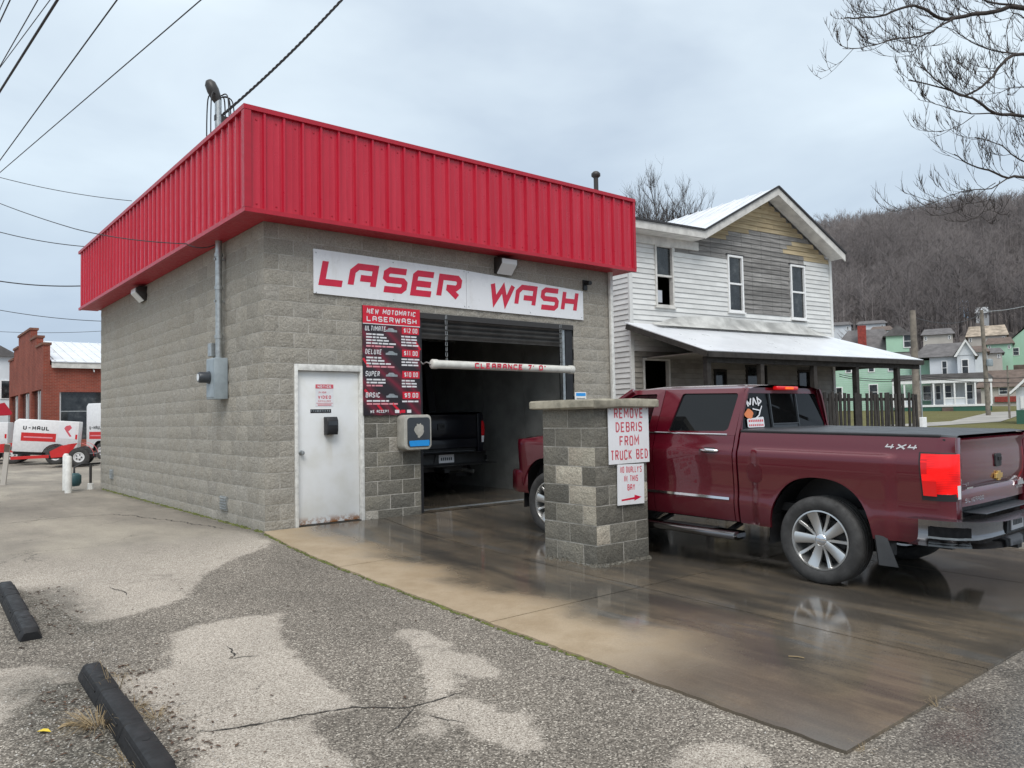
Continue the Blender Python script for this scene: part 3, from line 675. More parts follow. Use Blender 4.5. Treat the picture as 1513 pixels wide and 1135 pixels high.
mb = MB(); mb.tube([(2.44, 0, 2.2), (2.40, .06, 2.23), (2.37, .1, 2.2), (2.36, .15, 2.24)], .012, 6); mb.build('side_tether', M['galv'], cb, smooth=60)
# payment terminal
pt = thing('payment_terminal', 'beige and blue payment terminal on the wall corner below the menu', 'payment terminal', (2.17, -.09, 1.21))
def rrect(w, h, r, k=5):
    out = []
    for cx, cz, a0 in ((w/2-r, h/2-r, 0), (-w/2+r, h/2-r, 90), (-w/2+r, -h/2+r, 180), (w/2-r, -h/2+r, 270)):
        for i in range(k+1): a = rad(a0+90*i/k); out.append((cx+r*math.cos(a), cz+r*math.sin(a)))
    return out
M['beige'] = pmat('beige_plastic', (.40, .385, .34), .5, var=.15, scale=12); M['blue'] = flat('blue_strip', (.02, .27, .68), .4); M['slate'] = flat('slate_face', (.045, .052, .06), .35)
MB().prism(rrect(.46, .50, .07), lambda a, b: (a, -.12, b), lambda a, b: (a, .085, b)).build('housing', M['beige'], pt, bevel=.012, smooth=40)
MB().prism(rrect(.38, .42, .05), lambda a, b: (a+.01, -.128, b), lambda a, b: (a+.01, -.118, b)).build('face_plate', M['slate'], pt)
MB().prism([(-.15,-.20),(.17,-.20),(.175,-.14),(.17,-.115),(-.16,-.12),(-.165,-.15)], lambda a, b: (a+.01, -.133, b), lambda a, b: (a+.01, -.126, b)).build('blue_strip', M['blue'], pt)
wr = random.Random(5); MB().prism([((.07+wr.uniform(-.02, .02))*math.cos(i*.299), .035+(.10+wr.uniform(-.03, .02))*math.sin(i*.299)) for i in range(21)], lambda a, b: (a+.01, -.132, b), lambda a, b: (a+.01, -.126, b)).build('worn_patch', M['beige'], pt)
MB().box(-.06, .06, .08, .095, -.1, .1).build('bracket', M['galv'], pt)
# door notice, black strip, drop box
nb = thing('door_notice', 'small red and white video surveillance notice on the white door', 'notice', (.855, .052, 1.74))
MB().box(-.13, .13, 0, .002, -.15, .15).build('sheet', M['print_white'], nb)
mb = MB(); mb.box(-.13, .13, -.0022, -.0004, .095, .15); mb.build('header', M['sign_pink'], nb)
stext('NOTICE', M['print_white'], nb, (0, -.003, .105), .032, .2, .008); stext('VIDEO', M['sign_pink'], nb, (0, -.001, -.045), .045, .19, .011); stext('SURVEILLANCE', M['sign_pink'], nb, (0, -.001, -.085), .02, .19)
stext('24 HOUR', M['sign_pink'], nb, (-.03, -.001, .03), .024, .11)
mb = MB(); mb.box(-.12, .12, -.0018, -.0004, -.107, -.101); mb.box(-.10, .10, -.0018, -.0004, -.135, -.122); mb.build('small_print', M['sign_pink'], nb)
ns = thing('door_label', 'narrow black lettered strip under the door notice', 'label', (.80, .052, 1.53))
MB().box(-.15, .15, 0, .002, -.025, .025).build('strip', M['black'], ns)
mb = MB(); wr = random.Random(8)
for i in range(11): mb.box(-.138+i*.0255, -.138+i*.0255+wr.uniform(.008, .017), -.002, -.0004, -.013+wr.uniform(0, .008), .014)
mb.build('lettering', M['galv'], ns)
bx_ = thing('drop_box', 'small black drop box mounted on the white door', 'drop box', (.92, .054, 1.33))
MB().prism([(0,-.12),(-.10,-.12),(-.115,-.06),(-.115,.07),(-.085,.12),(0,.12)], lambda a, b: (-.08, a, b), lambda a, b: (.08, a, b)).build('body', M['black'], bx_, bevel=.006, smooth=40)
MB().box(-.065, .065, -.121, -.1155, .005, .06).build('flap', M['slate'], bx_)
# lights
def floodlight(loc, rz, label, sz=1.):
    t = thing('wall_light', label, 'wall light', loc, rz, 'wall pack lights')
    MB().prism([(0,-.13),(-.05,-.13),(-.19,.02),(-.19,.10),(-.10,.13),(0,.13)], lambda a, b: (-.17*sz, a, b), lambda a, b: (.17*sz, a, b)).build('housing', M['bronze'], t, bevel=.008, smooth=40)
    MB().prism([(-.056,-.14),(-.20,.012),(-.20,.085),(-.196,.09),(-.10,-.0),(-.052,-.12)], lambda a, b: (-.15*sz, a, b), lambda a, b: (.15*sz, a, b)).build('lens', M['lens'], t)
floodlight((3.94, -.0, 3.83), 0, 'boxy wall light with clear lens above the WASH sign')
floodlight((-.0, 5.78, 3.82), -math.pi/2, 'boxy wall light with clear lens under the side fascia', 1.05)
cm = thing('security_camera', 'small dark camera bracket at the right end of the WASH sign', 'camera', (5.80, -.0, 3.70))
MB().box(-.05, .05, -.03, 0, -.09, .09).build('bracket', M['black'], cm, bevel=.006); MB().tube([(0,-.03,.04), (-.01,-.16,.02)], .04, 10).build('body', M['black'], cm, smooth=50)
# electric meter, conduit and service mast
mt = thing('electric_meter', 'grey electric meter box with round meter on the side wall', 'electric meter', (0, 1.46, 2.02))
MB().box(-.20, -.012, -.17, .17, -.29, .29).build('cabinet', M['grey_box'], mt, bevel=.01, smooth=40)
MB().box(-.207, -.2005, -.15, .15, -.26, .27).build('cover', M['grey_box'], mt, bevel=.003)
MB().lathe([(.0,-.36),(.068,-.355),(.078,-.335),(.078,-.23),(.09,-.225),(.09,-.207),(0,-.207)], 20, (0, .03, .02), 'x').build('meter', M['slate'], mt, smooth=50)
MB().lathe([(0,-.364),(.05,-.364),(.05,-.361)], 16, (0, .03, .02), 'x').build('dial', M['lens'], mt)
MB().box(-.16, -.03, .10, .24, .33, .52).build('junction_box', M['galv'], mt, bevel=.006)
MB().tube([(-.09, .17, .32), (-.09, .17, .29)], .02, 8).build('nipple', M['black'], mt)
ma = thing('service_mast', 'galvanised conduit rising from the meter through the roof to a weatherhead', 'service mast', (-.09, 1.46, 2.31))
MB().tube([(0,-.03,0), (0,-.03,3.72)], .047, 14).build('conduit', M['galv'], ma, smooth=50)
for z in (.28, .98, 1.45): MB().tube([(0,-.03,z), (0,-.03,z+.05)], .058, 14).build('coupling', M['galv'], ma, smooth=50)
for z in (.9, 1.5): MB().box(-.062, .085, -.05, -.01, z-.1, z-.07).build('strap', M['galv'], ma)
wh = MB().lathe([(0,.33),(.045,.32),(.078,.27),(.085,.17),(.072,.06),(.055,0),(.0,0)], 16).build('weatherhead', M['bronze'], ma, smooth=60); wh.location = (0, -.02, 3.70); wh.rotation_euler = (rad(-6), rad(-22), 0)
rw_ = random.Random(2)
for i in range(6):
    a = rw_.uniform(0, 6.28); d = Vector((math.cos(a), math.sin(a), 0)); k = rw_.uniform(.10, .20)
    p = [Vector((0, -.03, 3.78)) + d*.05, Vector((0, -.03, 3.72))+d*k, Vector((0, -.03, 3.25-rw_.random()*.35))+d*k*1.1, Vector((0, -.03, 3.02-rw_.random()*.2))+d*k*.7, Vector((0, -.03, 3.25))+d*.04+Vector((.04, 0, 0))]
    q = []
    for j in range(len(p)-1):
        for t_ in range(6):
            a0, b0, c0, d0 = p[max(j-1, 0)], p[j], p[j+1], p[min(j+2, 4)]; t = t_/6
            q.append(.5*((2*b0)+(c0-a0)*t+(2*a0-5*b0+4*c0-d0)*t*t+(3*b0-a0-3*c0+d0)*t**3))
    MB().tube(q+[p[-1]], .0095, 6).build('wire_loop', M['cable'], ma, smooth=60)
MB().box(-.05, .13, -.06, 0, 3.42, 3.5).build('insulator_clamp', M['bronze'], ma)
# ---------------------------------------------------------------- block pillar beside the lane
pl = thing('block_pillar', 'square concrete block pillar with a flat stone cap beside the red truck', 'pillar', (1.94, -3.96, -.163))
PWD = .813
rp = random.Random(21)
for k in range(8):
    z = CH*(k+.5)+.01
    for face in range(4):
        # corner blocks interleave: full/half alternate on each face
        segs = [(0, .4064), (.4064, .813)] if (k+face) % 2 == 0 else [(0, .2032), (.2032, .6096), (.6096, .813)]
        for a, b in segs:
            L_ = b-a; c0 = (a+b)/2
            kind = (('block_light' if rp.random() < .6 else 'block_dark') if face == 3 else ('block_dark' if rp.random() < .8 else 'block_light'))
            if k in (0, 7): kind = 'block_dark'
            me = get_block(L_, kind, rp)
            loc, rz = {0: ((c0, 0, z), 0), 1: ((PWD, c0, z), math.pi/2), 2: ((PWD-c0, PWD, z), math.pi), 3: ((0, PWD-c0, z), -math.pi/2)}[face]
            link('block', me, pl, loc, (0, 0, rz))
MB().box(.008, PWD-.008, .008, PWD-.008, -.1, CH*8+.01).build('core', M['mortar'], pl)
M['cap'] = pmat('weathered_cap', (.30, .275, .215), .9, var=.35, scale=5, bump=.5, bscale=25, bdist=.01)
rc = random.Random(3); mb = MB()
def capring(z, o):
    out = []
    for i in range(24):
        s_ = i//6; t = (i % 6)/6; p = [(-o+t*(PWD+2*o), -o), (PWD+o, -o+t*(PWD+2*o)), (PWD+o-t*(PWD+2*o), PWD+o), (-o, PWD+o-t*(PWD+2*o))][s_]
        out.append((p[0]+rc.uniform(-.006, .006), p[1]+rc.uniform(-.006, .006), z+rc.uniform(-.004, .004)))
    return out
rings = [capring(CH*8+.012, .085), capring(CH*8+.025, .098), capring(CH*8+.09, .10), capring(CH*8+.108, .088)]
mb.add(sum(rings, []), [tuple(range(24))[::-1], tuple(range(72, 96))] + [(j*24+i, j*24+(i+1) % 24, (j+1)*24+(i+1) % 24, (j+1)*24+i) for j in range(3) for i in range(24)])
mb.build('cap_stone', M['cap'], pl, smooth=40)
mb = MB(); rc = random.Random(9)
for i in range(46):                                # crumbled mortar and grit round the foot
    s_ = rc.choice((0, 3)); c0 = rc.uniform(-.03, PWD); x, y = (c0, -rc.uniform(.0, .06)) if s_ == 0 else (-rc.uniform(0, .06), c0); q = rc.uniform(.012, .04)
    p = [Vector((rc.uniform(-1, 1), rc.uniform(-1, 1), rc.uniform(-.3, 1)))*q for _ in range(6)]
    mb.add([(x-q, y-q, 0), (x+q, y-q, 0), (x+q*.8, y+q, 0), (x-q, y+q, 0), (x-q*.4, y-q*.5, q*1.2), (x+q*.5, y+q*.1, q)], [(0,1,5,4),(1,2,5),(2,3,4,5),(3,0,4)])
mb.build('footing_rubble', M['block_dark'], pl)
ps = thing('pillar_sign', 'white sign on the pillar reading REMOVE DEBRIS FROM TRUCK BED', 'sign', (2.44, -3.985, 1.185))
MB().box(-.32, .32, -.004, .004, -.305, .305).build('plate', M['sign'], ps)
for i, (s_, w) in enumerate((('REMOVE', .46), ('DEBRIS', .42), ('FROM', .31), ('TRUCK BED', .59))): stext(s_, M['sign_pink'], ps, (0, -.0048, .178-i*.148), .108, w, .0165)
for x in (-.29, .29): MB().lathe([(0,-.01),(.009,-.009),(.01,-.004)], 8, (x, 0, .28), 'y').build('screw', M['galv'], ps)
ps2 = thing('pillar_sign', 'smaller white pillar sign with a red arrow, NO DUALLYS IN THIS BAY', 'sign', (2.45, -3.986, .655))
ps2.rotation_euler = (0, rad(1.2), 0)
MB().box(-.21, .21, -.004, .004, -.215, .215).build('plate', M['sign'], ps2)
for s_, w, z in (("NO DUALLY'S", .34, .125), ('IN THIS', .22, .03), ('BAY', .12, -.065)): stext(s_, M['sign_red'], ps2, (0, -.0048, z), .066, w, .016)
MB().add([(x, -.0052, z) for x, z in ((-.155,-.155),(.05,-.14),(.052,-.115),(.165,-.143),(.046,-.178),(.048,-.162),(-.153,-.172))], [(0,1,5,6),(1,2,3,4,5)]).build('arrow', M['sign_red'], ps2)
lb = thing('cap_placard', 'tiny white and blue placard standing on the pillar cap', 'placard', (2.36, -3.34, -.163+CH*8+.11))
MB().box(-.085, .085, -.006, .006, 0, .095).build('card', M['white'], lb); MB().box(-.075, .075, -.0085, -.0065, .05, .085).build('blue_band', M['blue'], lb)
MB().box(-.07, .07, -.0085, -.0065, .015, .03).build('small_print', M['galv'], lb); MB().box(-.085, .085, -.03, .03, -.004, .004).build('foot', M['white'], lb)
# ---------------------------------------------------------------- pickup trucks
def paint(name, col, metal=.35, fk=1.):
    n = NT(name); n.set(rough=.34, metal=metal, coat=1., coatr=.04)
    sp = n.N.new('ShaderNodeSeparateXYZ'); n.L.new(n.tc.outputs['Object'], sp.inputs[0])
    film = n.math('MULTIPLY', n.map(sp.outputs[2], .45, 1.15, .30, 0), n.map(n.noise(5, 5, .65), .3, .7, .4*fk, fk))
    n.color(n.mix(film, col, (.13, .09, .085)))
    n.roughness(n.math('ADD', n.math('MULTIPLY', film, .5), .30))
    n.L.new(n.math('ADD', n.math('MULTIPLY', film, .55), .035), n.b.inputs['Coat Roughness'])
    n.b.inputs['Coat Weight'].default_value = 1
    return n.m
M['maroon'] = paint('maroon_metallic', (.115, .002, .012), .3, .45); M['navy'] = paint('black_paint', (.0035, .004, .008), .1, .12); M['navy'].node_tree.nodes['Principled BSDF'].inputs['Coat Weight'].default_value = .25; M['navy'].node_tree.nodes['Principled BSDF'].inputs['Specular IOR Level'].default_value = .3
M['tint'] = NT('tinted_glass').set(col=(.006, .007, .008), rough=.025, spec=.36).m
M['rubber'] = pmat('tyre_rubber', (.045, .044, .043), .8, var=.3, scale=9, bump=.25, bscale=40)
M['rim'] = NT('machined_alloy').set(col=(.62, .62, .61), rough=.28, metal=.9).m
M['rim_in'] = flat('dark_alloy', (.03, .03, .03), .5, .4)
M['trim'] = flat('black_trim', (.016, .016, .017), .5)
M['bumper'] = NT('dull_chrome').set(col=(.22, .215, .22), rough=.16, metal=1).m; M['flap'] = flat('grey_flap', (.05, .052, .055), .7); M['tint_r'] = NT('tinted_rear_glass').set(col=(.004, .0045, .005), rough=.03, spec=.18).m
M['tonneau'] = pmat('tonneau_vinyl', (.045, .05, .056), .42, var=.12, scale=3, bump=.15, bscale=300)
n = NT('lit_tail_lens'); n.set(col=(.5, .004, .006), rough=.12, emit=(1., .008, .006))
wv = n.N.new('ShaderNodeTexWave'); wv.bands_direction = 'Z'; wv.inputs['Scale'].default_value = 22; wv.inputs['Distortion'].default_value = .6; n.L.new(n.tc.outputs['Object'], wv.inputs['Vector'])
n.L.new(n.math('ADD', n.math('MULTIPLY', wv.outputs['Fac'], .22), n.map(n.noise(5, 2), .35, .65, .10, .42)), n.b.inputs['Emission Strength']); M['tail_on'] = n.m
M['tail_dim'] = NT('tail_lens').set(col=(.42, .004, .008), rough=.1, emit=(1, .01, .01), es=.22).m
M['tail_off'] = NT('unlit_tail_lens').set(col=(.60, .008, .014), rough=.15).m
M['amber_on'] = NT('lit_amber_lens').set(col=(.7, .12, .02), rough=.15, emit=(1, .16, .03), es=.5).m
M['clear_lens'] = NT('clear_lens').set(col=(.75, .76, .78), rough=.1, spec=.7).m
M['gold'] = NT('gold_emblem').set(col=(.62, .40, .12), rough=.3, metal=.6).m
ZP = [.36,.42,.50,.58,.66,.70,.74,.82,.95,1.06,1.16,1.20,1.24,1.32,1.385, 1.42, 1.5, 1.6, 1.7, 1.8, 1.86]
VP = [.890,.922,.948,.962,.972,.972,.966,.966,.979,.991,.995,.987,.966,.945,.925, .908, .880, .845, .806, .760, .715]
def rr_(x): return x
def bodyv(u, z):
    v = sum(float(np.interp(z+q, ZP, VP)) for q in (-.018, -.006, .006, .018))/4
    for c in (-.02, 3.645):
        a = sm(.70, .62, abs(u-c))*sm(1.235, 1.205, z); v += .036*a
        v += .010*sm(.60, .50, math.hypot((u-c), (z-.40)))
    if u < -1.04: v -= .055*((-1.04-u)/.13)**2*(1-.6*sm(1.22, 1.36, z))
    return v
def arch(u, c, base):
    t = abs(u-c)/.50
    return base if t >= 1 else max(base, .40+.585*(1-t**2.35)**(1/2.35))
WH = {}
def wheel_meshes():
    if WH: return WH
    T = MB(); pr = [(.274,.098),(.284,.120),(.305,.132),(.345,.138),(.378,.130),(.397,.112),(.4045,.092)]
    for h in (.072, .026): pr += [(.4045, h+.009), (.394, h+.007), (.394, h-.007), (.4045, h-.009)]
    pr = pr + [(r, -h) for r, h in pr[::-1]]
    T.lathe(pr, 56, (0,0,0), 'y'); WH['tyre'] = T.mesh('tyre', M['rubber'], smooth=35)
    B = MB(); B.lathe([(.280,.100),(.277,.116),(.264,.118),(.256,.098),(.246,.05),(.225,-.02),(.225,-.10),(.262,-.105)], 48, (0,0,0), 'y'); WH['wheel'] = B.mesh('wheel', M['rim'], smooth=40)
    def spoke(w0, w1, r0_, r1, d):
        mb = MB(); k = 5
        sec = [(-.5, d-.034), (-.5, d-.006), (-.36, d), (.36, d), (.5, d-.006), (.5, d-.034)]
        mb.grid(lambda i, j: ((w0+(w1-w0)*i/k)*sec[j][0], sec[j][1]+.012*(i/k)**2-.01*math.sin(i/k*3.14), r0_+(r1-r0_)*i/k), k+1, 6)
        return mb.mesh('spoke', M['rim'], smooth=35)
    WH['wide'] = spoke(.066, .108, .045, .258, .094); WH['thin'] = spoke(.026, .034, .06, .258, .084)
    H = MB(); H.lathe([(0,.100),(.045,.099),(.055,.094),(.062,.078),(.085,.066),(.085,.03)], 24, (0,0,0), 'y'); WH['hub'] = H.mesh('hub_cap', M['chrome'], smooth=40)
    D = MB(); D.lathe([(0,.012),(.19,.012),(.20,.006),(.20,-.01),(.23,-.03),(.23,-.05)], 32, (0,0,0), 'y'); WH['disc'] = D.mesh('brake_disc', M['rim_in'], smooth=40)
    return WH
def make_wheel(par, loc, flip, a0):
    w = wheel_meshes(); o = link('wheel', w['wheel'], par, loc, (0, a0, math.pi if flip else 0))
    link('tyre', w['tyre'], o); link('hub_cap', w['hub'], o); link('brake_disc', w['disc'], o)
    for i in range(5):
        link('spoke', w['wide'], o, None, (0, i*2*math.pi/5, 0)); link('spoke', w['thin'], o, None, (0, (i+.5)*2*math.pi/5, 0))
def skin(name, mat, par, us, zl, zu, nz, sgn, vf=bodyv, lip=.028):
    'body panel: columns at us between zl(u) and zu(u), edges turned in'
    n = len(us); mb = MB()
    def fn(i, j):
        ii = min(max(i-1, 0), n-1); jj = min(max(j-1, 0), nz-1); u = us[ii]; a, b = zl(u), zu(u); n1 = nz*2//5; z = a+(max(a, 1.0)+.004-a)*jj/n1 if jj < n1 else max(a, 1.0)+.004+(b-max(a, 1.0)-.004)*(jj-n1)/(nz-1-n1)
        v = vf(u, z) - (lip if (i in (0, n+1) or j in (0, nz+1)) else 0)
        return (u, sgn*v, z)
    mb.grid(fn, n+2, nz+2); return mb.build(name, mat, par, smooth=38)
def frange(a, b, st):
    k = max(1, int(round((b-a)/st))); return [a+(b-a)*i/k for i in range(k+1)]
def archcols(a, b, c):
    s = set(round(x, 4) for x in frange(a, b, .035))
    for sg in (-1, 1):
        for t in (.9, .95, .975, .99, .998, 1.0): 
            x = c+sg*.5*t
            if a < x < b: s.add(round(x, 4))
    return sorted(s)
def ring(name, mat, par, outer, inner, f, lipin=.03):
    n = len(outer); mb = MB(); mb.add([f(*p) for p in outer]+[f(*p) for p in inner]+[f(p[0], p[1], -lipin) for p in inner]+[f(p[0], p[1], -lipin) for p in outer],
        [(i, (i+1) % n, n+(i+1) % n, n+i) for i in range(n)]+[(n+i, n+(i+1) % n, 2*n+(i+1) % n, 2*n+i) for i in range(n)]+[(i, 3*n+i, 3*n+(i+1) % n, (i+1) % n) for i in range(n)])
    return mb.build(name, mat, par, smooth=40)
def rpoly(P, rads, k=4):
    'rounded polygon, same point count for each corner'
    out = []; n = len(P)
    for i in range(n):
        a, b, c = Vector(P[i-1]), Vector(P[i]), Vector(P[(i+1) % n]); r_ = rads if isinstance(rads, (int, float)) else rads[i]
        p0 = b+(a-b).normalized()*r_; p1 = b+(c-b).normalized()*r_
        for j in range(k+1): t = j/k; out.append(tuple((1-t)**2*p0+2*t*(1-t)*b+t*t*p1))
    return out
def make_pickup(label, loc, heading, pitch, pm, lit, detail):
    t = thing('pickup_truck', label, 'pickup truck', loc, heading); t.rotation_euler = (0, -pitch, heading)
    GAP = .006
    for sg in (1, -1):
        # cargo bed side
        us = [-1.17, -1.165, -1.15] + archcols(-1.13, .836, -.02)
        skin('bed_side', M[pm], t, us, lambda u: arch(u, -.02, .485 if u < 0 else .465), lambda u: 1.385, 56, sg)
        skin('rear_door', M[pm], t, frange(.905, 1.928, .05), lambda u: .475, lambda u: 1.345, 50, sg)
        skin('front_door', M[pm], t, frange(1.941, 3.03, .05), lambda u: .475, lambda u: 1.345, 50, sg)
        skin('cab_pillar', M[pm], t, [.858, .875, .893], lambda u: .475, lambda u: 1.835, 26, sg)
        skin('front_fender', M[pm], t, archcols(3.038, 4.40, 3.645), lambda u: arch(u, 3.645, .475 if u < 3.6 else .60), lambda u: 1.31-.10*sm(3.3, 4.4, u), 26, sg, lambda u, z: bodyv(u, z)-.16*sm(4.0, 4.5, u)**2)
        MB().grid(lambda i, j: (.858+i*(4.2-.858), sg*(.93-.10*j), .478-.01*j), 2, 2).build('rocker', M['trim'], t)
        f = lambda u, z, d=0.: (u, sg*(bodyv(u, z)+d), z)
        # door window frames and glass
        inn = rpoly([(1.765,1.375),(1.0,1.392),(.955,1.785),(1.675,1.79)], [.02,.05,.04,.03]); out = rpoly([(1.93,1.347),(.90,1.347),(.90,1.835),(1.93,1.838)], .012)
        ring('door_frame', M[pm], t, out, inn, f); MB().add([f(u, z, -.018) for u, z in inn], [tuple(range(len(inn)))]).build('door_glass', M['tint'], t)
        inn = rpoly([(2.93,1.365),(1.84,1.375),(1.79,1.79),(2.36,1.785)], [.04,.02,.03,.06]); inn = rpoly([(2.90,1.365),(2.05,1.375),(2.03,1.79),(2.38,1.785)], [.04,.02,.03,.06]); out = rpoly([(3.03,1.347),(1.938,1.347),(1.938,1.838),(2.42,1.838)], .012)
        ring('door_frame', M[pm], t, out, inn, f); MB().add([f(u, z, -.018) for u, z in inn], [tuple(range(len(inn)))]).build('door_glass', M['tint'], t)
        MB().tube([f(u, 1.356, .004) for u in frange(.99, 2.95, .1)], .009, 6).build('belt_trim', M['chrome'], t, smooth=60)
        mb = MB(); us_ = frange(.95, 2.98, .08); mb.grid(lambda i, j: f(us_[i], [.685,.69,.715,.72][j], [-.004,.010,.010,-.004][j]), len(us_), 4); mb.build('side_molding', M['chrome'], t, smooth=40)
        for u in (1.18, 2.12):
            mb = MB(); mb.tube([f(u-.11, 1.188, .005), f(u-.085, 1.19, .035), f(u, 1.192, .042), f(u+.085, 1.19, .035), f(u+.11, 1.188, .005)], [.012,.018,.019,.018,.012], 10); mb.build('door_handle', M['chrome'], t, smooth=60)
            mb = MB(); mb.prism(rrect(.15, .055, .02, 3), lambda a, b: f(u+a, 1.19+b, .0025), lambda a, b: f(u+a, 1.19+b, -.003)); mb.build('handle_recess', M['trim'], t)
        # wheel arch liners
        for c, b0 in ((-.02, .30), (3.645, .30)):
            A = [(c+.53*math.cos(a), .40+.60*math.sin(a)) for a in [math.pi*i/20 for i in range(21)]]; A = [(c+.53, b0)]+A+[(c-.53, b0)]
            mb = MB(); mb.grid(lambda i, j: (A[i][0], sg*(.955-.36*j), A[i][1]), len(A), 2); mb.add([(u, sg*.6, z) for u, z in A], [tuple(range(len(A)))]); mb.build('wheel_well', M['trim'], t)
        # mud flap, running board
        mb = MB(); mb.grid(lambda i, j: (-.515-.05*(j/6)-.012*math.sin(i*1.5), sg*(.74+.255*i/4), .66-.395*j/6), 5, 7); mb.grid(lambda i, j: (-.530-.05*(j/6)-.012*math.sin(i*1.5), sg*(.74+.255*i/4), .66-.395*j/6), 5, 7); mb.grid(lambda i, j: (-.52-.05*(j/6)-(.02+.10*j/6+.04)*i/3, sg*(.995-.012*i/3), .66-.395*j/6), 4, 7); mb.build('mud_flap', M['flap'], t, smooth=60)
        mb = MB(); sec = [(.91,.305),(.89,.35),(.91,.385),(1.06,.392),(1.10,.378),(1.112,.35),(1.10,.318),(1.05,.303)]
        us_ = [.80,.815,.84]+frange(.9, 2.95, .2)+[3.0,3.02]; ns = len(sec)
        mb.grid(lambda j, i: (us_[i], sg*((sec[j][0]-.99)*(.75 if i in (0, len(us_)-1) else 1)+.99), (sec[j][1]-.358)*(.5 if i in (0, len(us_)-1) else 1)+.358), ns, len(us_), True); 
        mb.add([(.80, sg*((p[0]-.99)*.75+.99), (p[1]-.358)*.5+.358) for p in sec], [tuple(range(ns))])
        mb.build('running_board', M['bumper'], t, smooth=50)
        for a in (1.1, 2.2): MB().box(a, a+.65, min(sg*.94, sg*1.045), max(sg*.94, sg*1.045), .385, .398).build('step_pad', M['trim'], t, bevel=.004)
        for a in (1.0, 1.9, 2.8): MB().bar((a, sg*.7, .42), (a, sg*.98, .345), .06, .03).build('board_bracket', M['trim'], t)
        # tail light wrapping round the corner
        pl_ = [(-.895,.006),(-1.0,.010),(-1.08,.008)]
        def tl(i, j, off=.0):
            z = .872+.375*j/6; u = [-.925-.02*(1-j/6), -.98, -1.05, -1.10, -1.145, -1.182, -1.186][i]
            v = bodyv(u, z)+.010 if i < 5 else (bodyv(-1.165, z)-.010, .862)[i-5]
            return (u-off*(0 if i < 3 else .5 if i < 5 else 1), sg*(v+off*(1 if i < 5 else 0)), z)
        mb = MB(); mb.grid(lambda i, j: (lambda p: (p[0]+(.016 if i == 0 else 0), p[1], p[2]+(.012 if j == 6 else -.012 if j == 0 else 0)))(tl(i, j, -.006)), 6, 7); mb.build('lamp_bezel', M['trim'], t, smooth=50)
        mb = MB(); mb.grid(lambda i, j: tl(i, j) if 0 < j < 7 else None or (tl(i, min(max(j-1, 0), 6), -.02) if j in (0, 8) else tl(i, j-1)), 7, 9); mb.build('tail_light', M['tail_on'] if lit else M['tail_off'], t, smooth=50)
        mb = MB(); mb.grid(lambda i, j: tl(i+5, j*.9+.1, .003), 2, 3); mb.build('reverse_lens', M['clear_lens'], t, smooth=50)
        for j0 in (3.2,) if detail else ():
            mb = MB(); mb.grid(lambda i, j: tl(i, .4+j*1.0, .002), 3, 3); mb.build('lens_section', M['tail_dim'] if lit else M['tail_off'], t, smooth=50)
            mb = MB(); mb.grid(lambda i, j: tl(i, 3.3+j*1.0, .002), 2, 3); mb.build('lens_section', M['tail_dim'] if lit else M['tail_off'], t, smooth=50)
        MB().box(-1.172, -1.10, min(sg*.79, sg*.895), max(sg*.79, sg*.895), .49, 1.384).build('bed_corner', M[pm], t, bevel=.01, smooth=40)
        # mirror and headlight
        mb = MB(); mb.prism(rrect(.26, .24, .05), lambda a, b: (2.74, sg*(1.13+a*.9), 1.46+b), lambda a, b: (2.86, sg*(1.12+a*.7), 1.46+b*.85)); mb.build('mirror', M[pm], t, bevel=.01, smooth=50)
        MB().bar((2.80, sg*.93, 1.38), (2.80, sg*1.05, 1.40), .08, .05).build('mirror_arm', M['trim'], t)
        mb = MB(); mb.prism(rrect(.36, .26, .04), lambda a, b: (4.36-.25*abs(a)*0, sg*(.72+a*.9), 1.06+b), lambda a, b: (4.475-.10*sm(-.1, .2, a), sg*(.70+a*.9), 1.05+b)); mb.build('headlight', M['clear_lens'], t, bevel=.01, smooth=50)
        make_wheel(t, (-.02, sg*.868, .4045), sg < 0, .32); make_wheel(t, (3.645, sg*.868, .4045), sg < 0, .1)
        mb = MB(); mb.tube([(3.05, sg*.925, 1.35), (2.75, sg*.845, 1.60), (2.40, sg*.745, 1.83)], [.045,.042,.04], 8); mb.build('windshield_pillar', M[pm], t, smooth=60)
    # roof
    us_ = frange(.868, 2.42, .1); vs_ = [-.735,-.725,-.70,-.64,-.5,-.3,0,.3,.5,.64,.70,.725,.735]
    def roof(i, j):
        u = us_[i]; v = vs_[j]; z = 1.886-.052*abs(v/.735)**5 - .012*sm(1.1, .86, u)-.02*sm(2.1, 2.45, u)
        return (u, v*(1-.02*sm(1.1, .87, u)), z)
    MB().grid(roof, len(us_), len(vs_)).build('roof', M[pm], t, smooth=60)
    # cab back wall with sliding rear window
    def back(v, z, d=0.): 
        x = .862 + .055*sm(1.35, 1.85, z) + .012*(1-(v/.8)**2)*0 - d*1.0
        return (x, v, z)
    wz = lambda z: bodyv(.87, z)-.012
    o_ = []
    for (v, z) in rpoly([(wz(1.30), 1.30), (wz(1.84)+.005, 1.845), (-wz(1.84)-.005, 1.845), (-wz(1.30), 1.30)], .02): o_.append((v, z))
    i_ = rpoly([(.86, 1.395), (.735, 1.785), (-.735, 1.785), (-.86, 1.395)], .045)
    ring('cab_back', M[pm], t, o_, i_, lambda v, z, d=0.: back(v, z, d))
    MB().add([back(v, z, -.012) for v, z in i_], [tuple(range(len(i_)))]).build('rear_glass', M['tint_r'], t)
    mb = MB()
    for v in (.27, -.27): mb.bar(back(v, 1.40, -.004), back(v, 1.78, -.004), .014, .022, (1, 0, 0))
    mb.bar(back(-.27, 1.455, -.004), back(.27, 1.455, -.004), .014, .016, (1, 0, 0)); mb.build('slider_frame', M['slate'], t)
